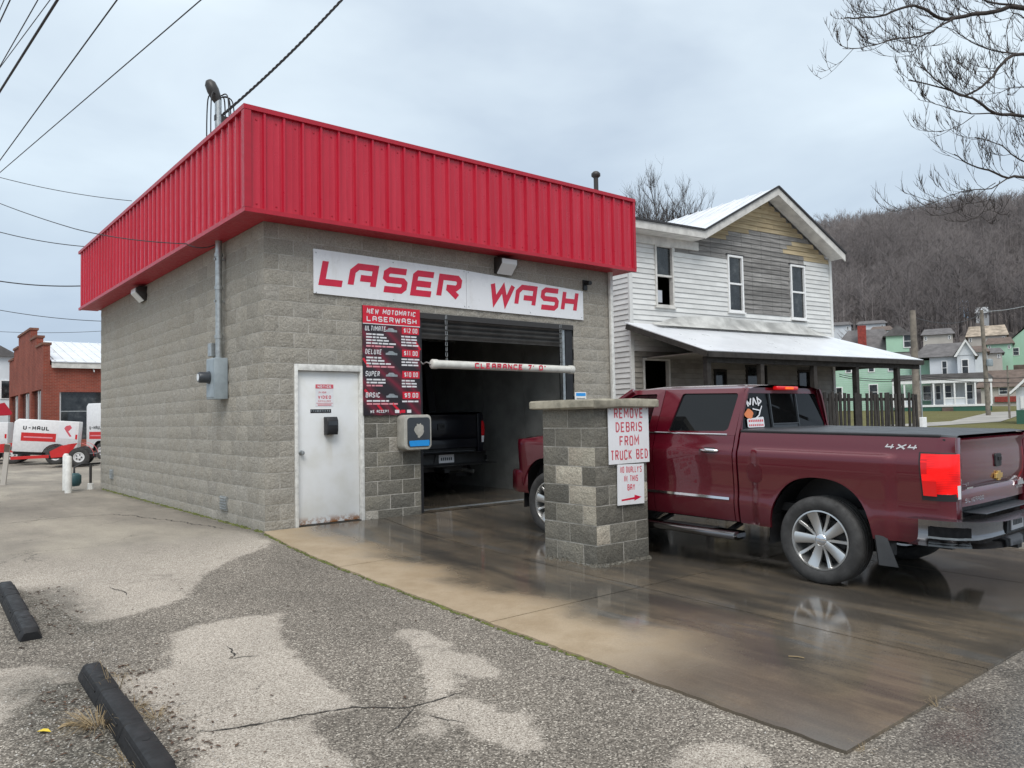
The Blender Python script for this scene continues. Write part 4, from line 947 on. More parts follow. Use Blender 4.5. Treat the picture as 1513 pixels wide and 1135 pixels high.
    MB().add([back(v, z, -.006) for v, z in rpoly([(.258,1.41),(.258,1.445),(-.258,1.445),(-.258,1.41)], .005)], [tuple(range(20))]).build('slider_panel', M['slate'], t)
    mb = MB(); mb.box(.838, .90, -.215, .215, 1.822, 1.862); mb.build('brake_lamp_housing', M['tail_dim'] if lit else M['tail_off'], t, bevel=.012, smooth=50)
    MB().box(.832, .84, -.10, .06, 1.830, 1.855).build('brake_lamp', M['amber_on'] if lit else M['clear_lens'], t)
    MB().box(.858, .90, -.9, .9, .60, 1.31).build('cab_bulkhead', M['trim'], t)
    # windshield, hood, nose
    MB().grid(lambda i, j: (3.06-.66*j/6, (-1+2*i/8)*(.90-.18*j/6), 1.33+.49*j/6+.03*(1-(i/4-1)**2)*0), 9, 7).build('windshield', M['tint'], t, smooth=60)
    hood = lambda i, j: (3.04+1.40*i/12, (-1+2*j/12)*(.90-.07*(i/12)**3), 1.325-.07*(i/12)-.07*(i/12)**4+.03*(1-abs(j/6-1)**3)+.018*(1 if abs(abs(j/6-1)-.5) < .2 else 0))
    MB().grid(hood, 13, 13).build('hood', M[pm], t, smooth=60)
    MB().prism([(3.9,.62),(4.40,.62),(4.44,.9),(4.44,1.17),(4.30,1.21),(3.9,1.2)], lambda a, b: (a, -.80, b), lambda a, b: (a, .80, b)).build('front_clip', M['trim'], t)
    for i in range(5): MB().box(4.43, 4.475, -.52, .52, .80+i*.075, .845+i*.075).build('grille_bar', M['chrome'], t, bevel=.006)
    def sweep(name, plan, prof, mat, m2=None):
        mb = MB(); n = len(plan)
        def fn(i, j):
            p = Vector(plan[i]); d = (Vector(plan[min(i+1, n-1)])-Vector(plan[max(i-1, 0)])).normalized(); nn = Vector((d.y, -d.x)); o, z = prof[j]; q = p+nn*o; return (q.x, q.y, z)
        mb.grid(fn, n, len(prof)); return mb.build(name, mat, t, smooth=45)
    sweep('front_bumper', [(4.05,-.985),(4.25,-.985),(4.42,-.93),(4.54,-.70),(4.58,-.3),(4.58,.3),(4.54,.70),(4.42,.93),(4.25,.985),(4.05,.985)], [(-.10,.80),(-.005,.795),(.01,.76),(.01,.55),(-.01,.50),(-.10,.48)], M[pm])
    # bed floor, tonneau cover, tailgate
    MB().box(-1.12, .84, -.80, .80, .62, .70).build('bed_floor', M['trim'], t)
    MB().box(-1.0, 4.2, -.56, .56, .40, .62).build('chassis', M['trim'], t)  # dark box standing for the chassis, added to block light under the body
    us_ = frange(-1.175, .84, .13); vs_ = [-.915,-.905,-.86,-.5,0,.5,.86,.905,.915]
    MB().grid(lambda i, j: (us_[i], vs_[j]*(.965 if i == 0 else 1), (1.392 if j in (0, 8) else 1.408 if j in (1, 7) else 1.414+.006*math.sin(i*2.1)*(j in (3, 4, 5)))-.012*(i == 0)), len(us_), 9).build('tonneau_cover', M['tonneau'], t, smooth=50)
    for sg in (1, -1): MB().box(-1.06, .84, min(sg*.89, sg*.932), max(sg*.89, sg*.932), 1.383, 1.404).build('bed_rail_cap', M['trim'], t, bevel=.006)
    vs_ = [-.785,-.775]+frange(-.74, .74, .185)+[.775,.785]; zs_ = [.79,.80,.86,.925,.945,.955,1.05,1.15,1.25,1.31,1.335,1.36,1.375]
    def tg(i, j):
        z = zs_[j]; u = -1.172 + (.010 if .93 < z < .953 else 0) - .016*sm(1.30, 1.345, z)-.012*sm(.95, 1.1, z)*sm(1.3, 1.2, z) + (.03 if i in (0, len(vs_)-1) or j in (0, len(zs_)-1) else 0) + .02*(abs(vs_[i])/.785)**4
        return (u, vs_[i], z)
    MB().grid(tg, len(vs_), len(zs_)).build('tailgate', M[pm], t, smooth=45)
    MB().box(-1.10, -1.08, -.93, .93, .62, 1.37).build('tailgate_gap', M['trim'], t)
    hz = 1.16
    MB().prism(rrect(.15, .115, .02, 3), lambda a, b: (-1.196, a, hz+b), lambda a, b: (-1.16, a, hz+b)).build('tailgate_handle', M['trim'], t, bevel=.004)
    MB().box(-1.203, -1.197, -.055, .02, hz-.005, hz+.025).build('handle_pull', M['dark'], t)
    bt = [(-.09,.006),(-.075,.03),(-.032,.03),(-.028,.045),(.028,.045),(.034,.03),(.09,.03),(.078,-.006),(.09,-.03),(.036,-.03),(.03,-.045),(-.03,-.045),(-.034,-.03),(-.085,-.03)]
    if detail:
        MB().prism([(-.085,-.022),(-.075,.022),(-.034,.022),(-.03,.042),(.034,.042),(.03,.022),(.085,.022),(.075,-.022),(.034,-.022),(.03,-.042),(-.034,-.042),(-.03,-.022)], lambda a, b: (-1.200, -a, 1.02+b), lambda a, b: (-1.18, -a, 1.02+b)).build('emblem', M['gold'], t, bevel=.003)
        RR = (0, 0, -math.pi/2); RL = (0, 0, math.pi)
        stext('SILVERADO', M['chrome'], t, (-1.1765, .53, .835), .036, .42, None, RR); stext('LTZ', M['chrome'], t, (-1.1765, .67, .975), .026, .10, None, RR)
        MB().box(-1.190, -1.181, .60, .74, .952, .964).build('badge_bar', M['chrome'], t)
        MB().prism([(-.09,0),(-.055,.05),(-.04,.03),(-.01,.065),(.02,.035),(.04,.055),(.09,0)], lambda a, b: (-1.189, -.60-a, .90+b), lambda a, b: (-1.178, -.60-a, .90+b)).build('mountain_badge', M['chrome'], t); stext('HIGH COUNTRY', M['chrome'], t, (-1.1765, -.60, .870), .018, .18, None, RR)
        dq = lambda s, x, z, h, w, m, e=.003: stext(s, m, t, (x, bodyv(x, z)+e, z), h, w, h*.24, RL, shear=.45, gap=.18)
        dq('4X4', -.75, 1.272, .05, .27, M['print_white'])
        # window decal: white lettering over an orange figure-like splash and two lines
        mb = MB(); rr = random.Random(6)
        wv_ = lambda v: .76-(.76-v)*1.75
        def bk(v, z): return back(wv_(v), z, .001)
        for (a, b, w) in (((.74,1.72),(.72,1.645),.016),((.74,1.72),(.70,1.66),.012),((.70,1.66),(.685,1.73),.014),((.67,1.655),(.655,1.735),.014),((.655,1.735),(.63,1.665),.014),((.615,1.745),(.61,1.65),.014),((.615,1.735),(.575,1.70),.014),((.575,1.70),(.605,1.67),.014),((.68,1.62),(.60,1.60),.012),((.60,1.60),(.575,1.65),.010),((.60,1.60),(.62,1.55),.012),((.62,1.55),(.66,1.52),.012)):
            L_, R_ = ribbon2d([a, b], w); mb.add([bk(p.x, p.y) for p in (L_[0], L_[1], R_[1], R_[0])], [(0,1,2,3)])
        mb.build('window_decal', M['print_white'], t)
        mb = MB(); c0 = (.725, 1.565); mb.add([bk(c0[0]+.05*rr.uniform(.6, 1.15)*math.cos(i*.45), c0[1]+.055*rr.uniform(.6, 1.15)*math.sin(i*.45)) for i in range(14)], [tuple(range(14))]); mb.build('window_decal', flat('orange_vinyl', (.65, .20, .07), .5), t)
        mb = MB(); mb.add([(back(wv_(v), z, .0006)) for v, z in rpoly([(.755,1.425),(.755,1.515),(.575,1.535),(.575,1.425)], .015)], [tuple(range(20))]); mb.build('window_decal', M['print_white'], t)
        mb = MB(); x = .74
        for i in range(8): mb.add([bk(x-i*.02, 1.482), bk(x-i*.02-.013, 1.482), bk(x-i*.02-.013, 1.506), bk(x-i*.02, 1.506)], [(0,1,2,3)]); mb.add([bk(x-i*.02, 1.438), bk(x-i*.02-.012, 1.438), bk(x-i*.02-.012, 1.458), bk(x-i*.02, 1.458)], [(0,1,2,3)])
        mb.build('window_decal', M['print_red'], t)
        mb = MB(); u_, z_ = .64, .985; mb.prism(rrect(.19, .19, .07), lambda a, b: (u_+a, bodyv(u_+a, z_+b)+.0035, z_+b), lambda a, b: (u_+a, bodyv(u_+a, z_+b)-.01, z_+b)); mb.build('fuel_door', M[pm], t, smooth=40)
    # rear bumper
    plan = [(-.90,1.0),(-1.05,1.005),(-1.15,.985),(-1.235,.92),(-1.285,.80),(-1.305,.55),(-1.31,.30),(-1.31,0),(-1.31,-.30),(-1.305,-.55),(-1.285,-.80),(-1.235,-.92),(-1.15,-.985),(-1.05,-1.005),(-.90,-1.0)]
    plan = plan[::-1]
    def wide(pl, k=4):
        out = []
        for a, b in zip(pl, pl[1:]):
            for i in range(k): out.append(tuple(Vector(a).lerp(Vector(b), i/k)))
        return out+[pl[-1]]
    bp = sweep('rear_bumper', plan, [(-.22,.732),(-.04,.728),(-.008,.718),(.004,.71),(.006,.66),(.004,.59),(-.004,.552),(-.02,.532),(-.08,.522),(-.2,.52)][::1], M['bumper'] if detail else M['trim'])
    MB().box(-1.29, -1.08, -.62, .62, .738, .748).build('step_pad', M['slate'], t, bevel=.004)
    for sg in (1, -1):
        A = [(-.985,1.006),(-1.10,1.005),(-1.19,.965),(-1.26,.875)]
        mb = MB(); mb.grid(lambda i, j: (A[i][0]-.006*(i > 1), sg*(A[i][1]+.009-.002*i), .570+.08*j), 4, 2); mb.build('corner_step', M['dark'], t)
        mb = MB(); mb.grid(lambda i, j: (A[i][0]-.01*(i > 1), sg*(A[i][1]+.012-.003*i), .553+.018*j), 4, 2); mb.build('step_tread', M['galv'], t)
    MB().prism([(-.25,.0),(-.21,.16),(.21,.16),(.25,0)], lambda a, b: (-1.322, a, .545+b), lambda a, b: (-1.30, a, .545+b)).build('plate_recess', M['trim'], t)
    pt_ = MB().box(-1.332, -1.325, -.155, .155, .565, .70).build('licence_plate', M['print_white'], t)
    mb = MB(); rr = random.Random(12)
    for i in range(6): mb.box(-1.3355, -1.3325, .115-i*.04-.026, .115-i*.04, .605, .605+.05)
    mb.build('plate_characters', M['slate'], pt_)
    MB().box(-1.345, -1.25, -.05, .05, .40, .46).build('hitch', M['trim'], t); MB().bar((-.9, 0, .44), (-1.25, 0, .44), .07, .07).build('hitch_tube', M['trim'], t)
    MB().tube([(-.2, -.55, .38), (-1.0, -.62, .40), (-1.15, -.70, .38)], .035, 8).build('exhaust_pipe', M['galv'], t, smooth=60)
    MB().tube([(-.02, -.75, .40), (-.02, .75, .40)], .06, 10).build('rear_axle', M['trim'], t, smooth=60); MB().lathe([(0,-.15),(.12,-.1),(.15,0),(.12,.1),(0,.15)], 12, (-.02, 0, .40), 'y').build('differential', M['trim'], t, smooth=60)
    return t
SLAB = .018
zr, zf = gz(-5.82)+SLAB, gz(-2.16)+SLAB
make_pickup('maroon crew cab pickup with black bed cover beside the block pillar', (3.93, -5.80, zr-.004), rad(90.8), math.atan2(zf-zr, 3.66), 'maroon', True, True)
make_pickup('black pickup parked inside the dark wash bay', (3.93, 3.06, .018), rad(90), 0, 'navy', False, False)
bt = [o for o in C.objects if o.name.startswith('pickup_truck')][-1]; bt.scale = (1.06, 1.04, 1.06)
for sg in (1, -1):
    MB().tube([(.45, sg*.86, 1.38), (.62, sg*.80, 2.02), (.66, sg*.70, 2.10)], .045, 8).build('rack_post', M['trim'], bt, smooth=60)
MB().tube([(.66, -.72, 2.10), (.66, .72, 2.10)], .05, 8).build('rack_bar', M['trim'], bt, smooth=60); MB().tube([(.60, -.80, 1.80), (.60, .80, 1.80)], .025, 8).build('rack_bar', M['trim'], bt, smooth=60)
# ---------------------------------------------------------------- weathered white house with porch
M['vinyl'] = pmat('white_vinyl_siding', (.64, .64, .62), .5, var=.11, scale=1.5, rand=.06)
M['vinyl_aged_shade'] = pmat('aged_shaded_siding', (.27, .25, .22), .6, var=.2, scale=2.5, rand=.08)  # aged grey siding, darkened further to paint in the porch shade
n = NT('weathered_board'); n.set(rough=.9, spec=.2); w = n.noise(3, 6, .7, sc=(.5, 1, 9), w=True)
c = n.ramp(w, [(.25, (.10, .096, .092)), (.48, (.195, .188, .18)), (.62, (.30, .29, .275)), (.75, (.46, .45, .43))]); n.color(n.mix(1., c, n.math('MULTIPLY_ADD', n.rand(), .5, .75), 'MULTIPLY')); gp = n.N.new('ShaderNodeNewGeometry'); sx_ = n.N.new('ShaderNodeSeparateXYZ'); n.L.new(gp.outputs['Position'], sx_.inputs[0]); stud = n.math('PINGPONG', sx_.outputs[0], .21)
st2 = n.math('MULTIPLY', n.map(stud, .0, .022, 1, 0), n.map(n.noise(2.5, 4), .35, .6, 0, 1)); n.color(n.mix(n.math('MULTIPLY', st2, .5), n.mix(1., c, n.math('MULTIPLY_ADD', n.rand(), .5, .75), 'MULTIPLY'), (.035, .033, .032))); M['board_grey'] = n.m
n = NT('bare_board'); n.set(rough=.85, spec=.2); w = n.noise(3, 6, .7, sc=(.5, 1, 7), w=True)
c = n.ramp(w, [(.25, (.24, .19, .12)), (.5, (.43, .345, .215)), (.75, (.53, .455, .33))]); n.color(n.mix(1., c, n.math('MULTIPLY_ADD', n.rand(), .4, .8), 'MULTIPLY')); M['board_tan'] = n.m
M['old_wood'] = pmat('dark_old_wood', (.030, .026, .023), .9, var=.35, scale=5, rand=.25)
M['metal_roof'] = pmat('white_metal_roof', (.74, .76, .79), .32, .15, var=.07, scale=1.2)
M['roof_edge'] = flat('dark_roof_edge', (.03, .03, .032), .7)
M['soffit_w'] = pmat('old_white_trim', (.58, .565, .53), .6, var=.16, scale=4)
M['brick_old'] = pmat('old_brick', (.17, .075, .05), .9, var=.3, scale=9, bump=.4, bscale=14)
M['curtain'] = flat('pale_curtain', (.45, .47, .5), .8)
hs = thing('clapboard_house', 'two storey white house with stripped weathered boards and tin porch roof', 'house', (12.0992, 3.3257, -.12), rad(-6.5))
HX0, HX1, HB = -1.23, 7.14, .12
WIN = [(-.31, .29, 4.24, 5.82), (2.45, 3.02, 4.26, 5.81), (5.19, 5.81, 4.2, 5.79)]
LOW = [(-.85, .10, .85, 2.85), (1.75, 2.25, 1.35, 2.6), (3.05, 3.95, .85, 2.75), (5.35, 5.95, 1.35, 2.65)]
zoff = .12      # local z = world z + .12
RX, RZ, SL = 4.12, 7.76, .528
def subtract(a, b, z0, z1, wins):
    iv = [(a, b)]
    for wx0, wx1, wz0, wz1 in wins:
        if z1 <= wz0+.01 or z0 >= wz1-.01: continue
        nv = []
        for p, q in iv:
            if wx1 <= p or wx0 >= q: nv.append((p, q)); continue
            if wx0-p > .02: nv.append((p, wx0))
            if q-wx1 > .02: nv.append((wx1, q))
        iv = nv
    return iv
mb = MB()                                   # sheathing with real window openings
zc = sorted({0., 8.05}|{z for w in WIN+LOW for z in w[2:]}|{6.1})
zc = [z for z in zc if z <= 6.1]
for z0, z1 in zip(zc, zc[1:]):
    for a, b in subtract(HX0, HX1, z0, z1, WIN+LOW): mb.box(a, b, .03, .14, z0+zoff, z1+zoff)
mb.prism([(RX-(RZ-.1-6.1)/SL, 6.1), (RX+(RZ-.1-6.1)/SL, 6.1), (RX, RZ-.1)], lambda a, b: (a, .03, b+zoff), lambda a, b: (a, .14, b+zoff))
mb.box(HX0, HX0+.11, .14, 8.5, 0, 6.1+zoff); mb.box(HX1-.11, HX1, .14, 8.5, 0, 6.0+zoff); mb.box(HX0+.11, HX1-.11, 8.4, 8.5, 0, 6.1+zoff)
mb.build('wall', M['board_grey'], hs)
box('ceiling', M['old_wood'], hs, HX0+.11, HX1-.11, .14, 8.4, 3.3, 3.4); box('inner_wall', M['old_wood'], hs, HX0+.11, HX1-.11, 2.6, 2.7, 0, 6.6)
EXP = .135
BMS = {}
def lap(L_, mat):
    mb = MB(); mb.prism([(.028, 0), (-.004, 0), (.018, EXP-.004), (.028, EXP-.004)], lambda a, b: (0, a, b), lambda a, b: (L_, a, b)); return mb.mesh('siding_board', mat, fix=True)
def slope_iv(z): h = (RZ-.06-z)/SL; return (RX-h, RX+h)
rh = random.Random(17); i = 0; z = .05
while z < 7.70:
    z1 = z+EXP; segs = []
    if z < 3.55: segs = [(HX0, HX1, 'vinyl_aged_shade' if z < 3.0 else 'vinyl')]
    elif z < 4.12: segs = [(HX0, HX1, 'vinyl')]
    elif z < 5.66: segs = [(HX0, 2.45, 'vinyl'), (2.45, 5.15+rh.uniform(-.1, .05), 'board_grey'), (5.81, HX1, 'vinyl')]
    elif z < 6.02: segs = [(HX0, .40, 'vinyl'), (.40, 5.85+rh.uniform(-.2, .2), 'board_grey')]; segs += [(segs[-1][1], HX1, 'vinyl')] if z < 5.9 else [(segs[-1][1], HX1, 'board_tan')]
    elif z < 6.40:
        x0_ = 2.4+rh.uniform(-.5, .5); segs = [(max(HX0, slope_iv(z1)[0]) if z1 > 6.14 else HX0, x0_, 'board_tan' if z > 6.2 else 'board_grey'), (x0_, 4.9+rh.uniform(-.4, .4), 'board_grey')]; segs += [(segs[-1][1], min(HX1, slope_iv(z1)[1]), 'board_tan')]
    else:
        a, b = slope_iv(z1); 
        if b-a < .1: break
        c_ = a+(b-a)*rh.uniform(.3, .7); segs = [(a, c_, 'board_tan'), (c_, b, 'board_tan' if z > 6.65 else 'board_grey')]
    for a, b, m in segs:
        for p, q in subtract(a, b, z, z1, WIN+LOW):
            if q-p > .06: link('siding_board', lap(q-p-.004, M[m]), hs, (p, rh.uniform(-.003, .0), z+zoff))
    z = z1
z = .05
while z < 5.98:                             # side wall towards the car wash
    o = link('siding_board', lap(8.4, M['vinyl']), hs, (HX0-.03, 8.42, z+zoff), (0, 0, -math.pi/2)); z += EXP
for x, y in ((HX0-.01, -.012), (HX1-.06, -.012)): box('corner_board', M['vinyl'], hs, x-.02, x+.09, y-.012, y+.05, .05, 6.3+zoff)
# windows
for k, (a, b, z0, z1) in enumerate(WIN):
    z0 += zoff; z1 += zoff; m = M['soffit_w'] if k == 0 else M['white']; fw = .055
    mb = MB(); mb.box(a-.03, a+fw-.03, -.03, .10, z0-.03, z1+.03); mb.box(b-fw+.03, b+.03, -.03, .10, z0-.03, z1+.03); mb.box(a+fw-.0299, b-fw+.0299, -.03, .10, z1-fw+.03, z1+.03); mb.box(a+fw-.0299, b-fw+.0299, -.03, .10, z0-.03, z0+fw-.03)
    fr = mb.build('window_frame', m, hs)
    zm = (z0+z1)/2; box('sash_bar', m, fr, a+.026, b-.026, -.01, .06, zm-.025, zm+.025)
    if k: box('pane', M['glass_dark'], fr, a+.026, b-.026, .03, .04, z0+.026, z1-.026)
    else:
        box('pane', M['glass_dark'], fr, a+.026, b-.026, .05, .06, zm+.026, z1-.026); box('curtain', M['curtain'], fr, a+.12, a+.30, .10, .11, z0+.1, z0+.42)
    box('window_sill', m, hs, a-.07, b+.07, -.06, .03, z0-.07, z0-.032)
    box('head_flashing', M['roof_edge'] if k else M['vinyl'], hs, a-.08, b+.08, -.034, .02, z1+.032, z1+(.06 if k else .26))
for k, (a, b, z0, z1) in enumerate(LOW):
    z0 += zoff; z1 += zoff
    mb = MB(); mb.box(a, a+.06, -.02, .10, z0, z1); mb.box(b-.06, b, -.02, .10, z0, z1); mb.box(a+.0601, b-.0601, -.02, .10, z1-.06, z1); fr = mb.build('doorway_frame' if k in (0, 2) else 'window_frame', M['old_wood'] if k else M['soffit_w'], hs)
    if k != 0: box('pane', M['glass_dark'], fr, a+.061, b-.061, .04, .05, z0, z1-.061)
# main roof, gable front
def plane(name, mat, pts, th=.05, par=hs):
    P = [Vector(p) for p in pts]; nn = (P[1]-P[0]).cross(P[2]-P[0]).normalized()
    if nn.z < 0: nn = -nn
    MB().add(P+[p-nn*th for p in P], [tuple(range(len(P))), tuple(range(len(P), 2*len(P)))[::-1]]+[(i, (i+1) % len(P), len(P)+(i+1) % len(P), len(P)+i) for i in range(len(P))]).build(name, mat, par)
YO = -.45; ex = 7.22; ezr = RZ-SL*(ex-RX)+zoff+.12; rz_ = RZ+zoff+.12
xl = 1.05; ezl = RZ-SL*(RX-xl)+zoff+.12
plane('roof_slope', M['metal_roof'], [(RX, YO, rz_), (ex, YO, ezr), (ex, 8.8, ezr), (RX, 8.8, rz_)]); plane('roof_slope', M['metal_roof'], [(RX, YO, rz_), (RX, 8.8, rz_), (xl, 8.8, ezl), (xl, YO, ezl)])
for i in range(18):                         # standing seams on the slope one sees
    y = YO+.02+i*.5; MB().bar((RX-.02, y, rz_+.012), (xl, y, ezl+.012), .03, .03).build('roof_seam', M['metal_roof'], hs)
plane('roof_slope', M['metal_roof'], [(HX0-.35, YO, ezl+.0), (xl-.005, YO, ezl+.0), (xl-.005, 8.8, ezl+.35), (HX0-.35, 8.8, ezl+.35)])
def rake(a, b, w=.21): 
    a = Vector(a); b = Vector(b); MB().add([a, b, b-Vector((0,0,w)), a-Vector((0,0,w)), a+Vector((0,.03,0)), b+Vector((0,.03,0)), b+Vector((0,.03,-w)), a+Vector((0,.03,-w))], [(0,1,2,3),(7,6,5,4),(0,4,5,1),(1,5,6,2),(2,6,7,3),(3,7,4,0)]).build('rake_board', M['soffit_w'], hs)
rake((RX, YO-.035, rz_-.02), (ex, YO-.035, ezr-.02)); rake((xl, YO-.035, ezl-.02), (RX, YO-.035, rz_-.02)); rake((HX0-.35, YO-.035, ezl-.02), (xl, YO-.035, ezl-.02), .19)
for a, b in (((RX, YO-.05, rz_+.015), (ex+.02, YO-.05, ezr+.015)), ((xl, YO-.05, ezl+.015), (RX, YO-.05, rz_+.015)), ((HX0-.35, YO-.05, ezl+.015), (xl, YO-.05, ezl+.015))): MB().bar(a, b, .05, .05).build('drip_edge', M['roof_edge'], hs)
plane('soffit', M['soffit_w'], [(RX, YO, rz_-.12), (ex-.02, YO, ezr-.12), (ex-.02, .02, ezr-.12), (RX, .02, rz_-.12)], .02); plane('soffit', M['soffit_w'], [(RX, YO, rz_-.12), (RX, .02, rz_-.12), (xl, .02, ezl-.12), (xl, YO, ezl-.12)], .02)
plane('soffit', M['soffit_w'], [(HX0-.35, YO, ezl-.20), (xl, YO, ezl-.20), (xl, .02, ezl-.20), (HX0-.35, .02, ezl-.20)], .02)
box('frieze_board', M['soffit_w'], hs, HX0, 1.25, -.05, .02, ezl-.44, ezl-.222)
ch = box('chimney', M['brick_old'], hs, -1.15, -.55, 2.6, 3.2, 6.3, 7.62); box('chimney_cap', M['cap'], ch, -1.2, -.5, 2.55, 3.25, 7.62, 7.70)
# porch
PZ = zoff
top = [(-1.42, .02, 3.74+PZ), (6.75, .02, 3.74+PZ)]; frn = [(8.25, -2.2, 2.86+PZ), (-.85, -2.2, 2.86+PZ)]
plane('porch_roof', M['metal_roof'], top+frn, .03)
plane('porch_roof', M['metal_roof'], [(6.75, .02, 3.74+PZ), (8.25, -2.2, 2.86+PZ), (8.35, 3.5, 2.86+PZ), (7.2, 3.5, 3.6+PZ)], .03)
for a, b in (((8.25, -2.2, 2.775+PZ), (-.85, -2.2, 2.775+PZ)), ((-.85, -2.2, 2.775+PZ), (-1.42, -.05, 3.62+PZ)), ((8.25, -2.2, 2.775+PZ), (8.33, 3.4, 2.775+PZ))): MB().bar(a, b, .05, .13).build('porch_fascia', M['old_wood'], hs)
MB().bar((8.2, -2.05, 2.66+PZ), (-.8, -2.05, 2.66+PZ), .12, .14).build('porch_beam', M['old_wood'], hs)
box('porch_ceiling', M['vinyl_aged_shade'], hs, -.72, 8.0, -1.95, -.02, 2.83+PZ, 2.86+PZ)
M['membrane'] = pmat('dirty_membrane', (.44, .44, .42), .6, var=.38, scale=1.6)
mb = MB(); rj = random.Random(4)
xs_ = frange(-.55, 6.6, .35); hh = [3.78+.24*sm(-.6, .8, x)*sm(7.0, 5.0, x)+rj.uniform(-.03, .03) for x in xs_]
mb.grid(lambda i, j: (xs_[i], -.06-.30*(1-j/4)**1.5, (hh[i]-3.66)*j/4+3.665-.0*j+PZ), len(xs_), 5); mb.build('roof_flashing', M['membrane'], hs, smooth=70)
for x in (-.72, 1.16, 3.25, 5.1, 7.1): box('porch_post', M['old_wood'], hs, x-.065, x+.065, -2.11, -1.98, .62, 2.60+PZ)
for i in range(44): box('floor_board', M['old_wood'], hs, -1.0+i*.21, -1.0+i*.21+.2, -2.15, -.03, .70, .74)
box('porch_skirt', M['board_grey'], hs, -1.0, 8.2, -2.10, -2.06, 0.02, .69)
box('porch_rail', M['old_wood'], hs, 3.3, 8.0, -2.07, -2.03, 1.78, 1.86); box('porch_rail', M['old_wood'], hs, 3.3, 8.0, -2.07, -2.03, .92, 1.0)
rk = random.Random(31); x = 3.35; pk = MB().box(-.055, .055, -.012, .012, 0, 1.17).mesh('picket', M['old_wood'])
while x < 8.0:
    if rk.random() > .06: link('picket', pk, hs, (x, -2.095, .84+rk.uniform(-.05, .02)), (0, rk.uniform(-.035, .035), 0))
    x += rk.uniform(.145, .19)
for i in range(3): box('loose_plank', M['old_wood'], hs, .4+i*.06, 1.2+i*.05, -.5-i*.2, -.45-i*.2, .75, .9)
MB().bar((.3, -1.2, 1.9), (1.3, -1.3, 1.55), .03, .16).build('fallen_plank', M['board_tan'], hs)
# ---------------------------------------------------------------- background right: lawn, houses, poles, wooded hill
RF = Vector((RT.x, RT.y, 0)).normalized(); FF = Vector((-RF.y, RF.x, 0))
def GP(px, dep):
    p = PX(px, 600, dep); return Vector((p.x, p.y, ground(p.x, p.y)))
n = NT('lawn'); n.set(rough=1, spec=.1); a = n.noise(.35, 6, .65); b = n.noise(5, 5, .7)
n.color(n.mix(n.map(b, .3, .7, 0, 1), n.ramp(a, [(.3, (.105, .092, .042)), (.5, (.12, .118, .046)), (.7, (.175, .145, .08))]), n.ramp(a, [(.3, (.16, .135, .075)), (.6, (.14, .14, .058))]))); n.bump(n.noise(20, 4), .6, .08); M['lawn'] = n.m
mb = MB()
def lawnfn(i, j):
    s_ = 36+i*5.; px = 1180+j*26; p = PX(px, 600, s_); return (p.x, p.y, ground(p.x, p.y)+.03)
mb.grid(lawnfn, 22, 34); lw = mb.build('lawn', M['lawn'], None, smooth=60); lw['kind'] = 'structure'
M['path'] = pmat('pale_path', (.30, .285, .26), .9, var=.2, scale=.6)
def strip(name, pix, w, mat, dz=.05):
    P = [GP(px, d_) for px, d_ in pix]; mb = MB(); out = []
    for a, b in zip(P, P[1:]):
        for i in range(6): out.append(a.lerp(b, i/6))
    out.append(P[-1])
    def fn(i, j):
        d = (out[min(i+1, len(out)-1)]-out[max(i-1, 0)]); d.z = 0; d.normalize(); q = out[i]+Vector((-d.y, d.x, 0))*(j-.5)*w; return (q.x, q.y, ground(q.x, q.y)+dz)
    o = mb.grid(fn, len(out), 2).build(name, mat, None); o['kind'] = 'structure'; return o
strip('path', [(1330, 42), (1440, 46), (1490, 62), (1620, 66)], 2.6, M['path']); strip('road', [(1300, 33), (1500, 31), (1800, 27)], 5.5, M['path'], .045)
M['mint'] = pmat('mint_siding', (.36, .56, .42), .6, var=.06, scale=.8); M['w_siding'] = pmat('pale_siding', (.60, .63, .66), .6, var=.08, scale=.8)
M['shingle'] = pmat('grey_shingle', (.125, .118, .118), .9, var=.25, scale=1.5); M['shingle_b'] = pmat('brown_shingle', (.125, .092, .075), .9, var=.25, scale=1.5)
M['green_dk'] = flat('green_foundation', (.03, .11, .075), .7); M['beige_w'] = pmat('beige_siding', (.45, .42, .38), .7, var=.08, scale=.8); M['tan_roof'] = pmat('tan_roof', (.36, .30, .235), .9, var=.35, scale=1.2)
M['blue_w'] = flat('pale_blue_siding', (.34, .45, .58), .6); M['red_b'] = pmat('red_brick_chimney', (.26, .045, .035), .9, var=.25, scale=6)
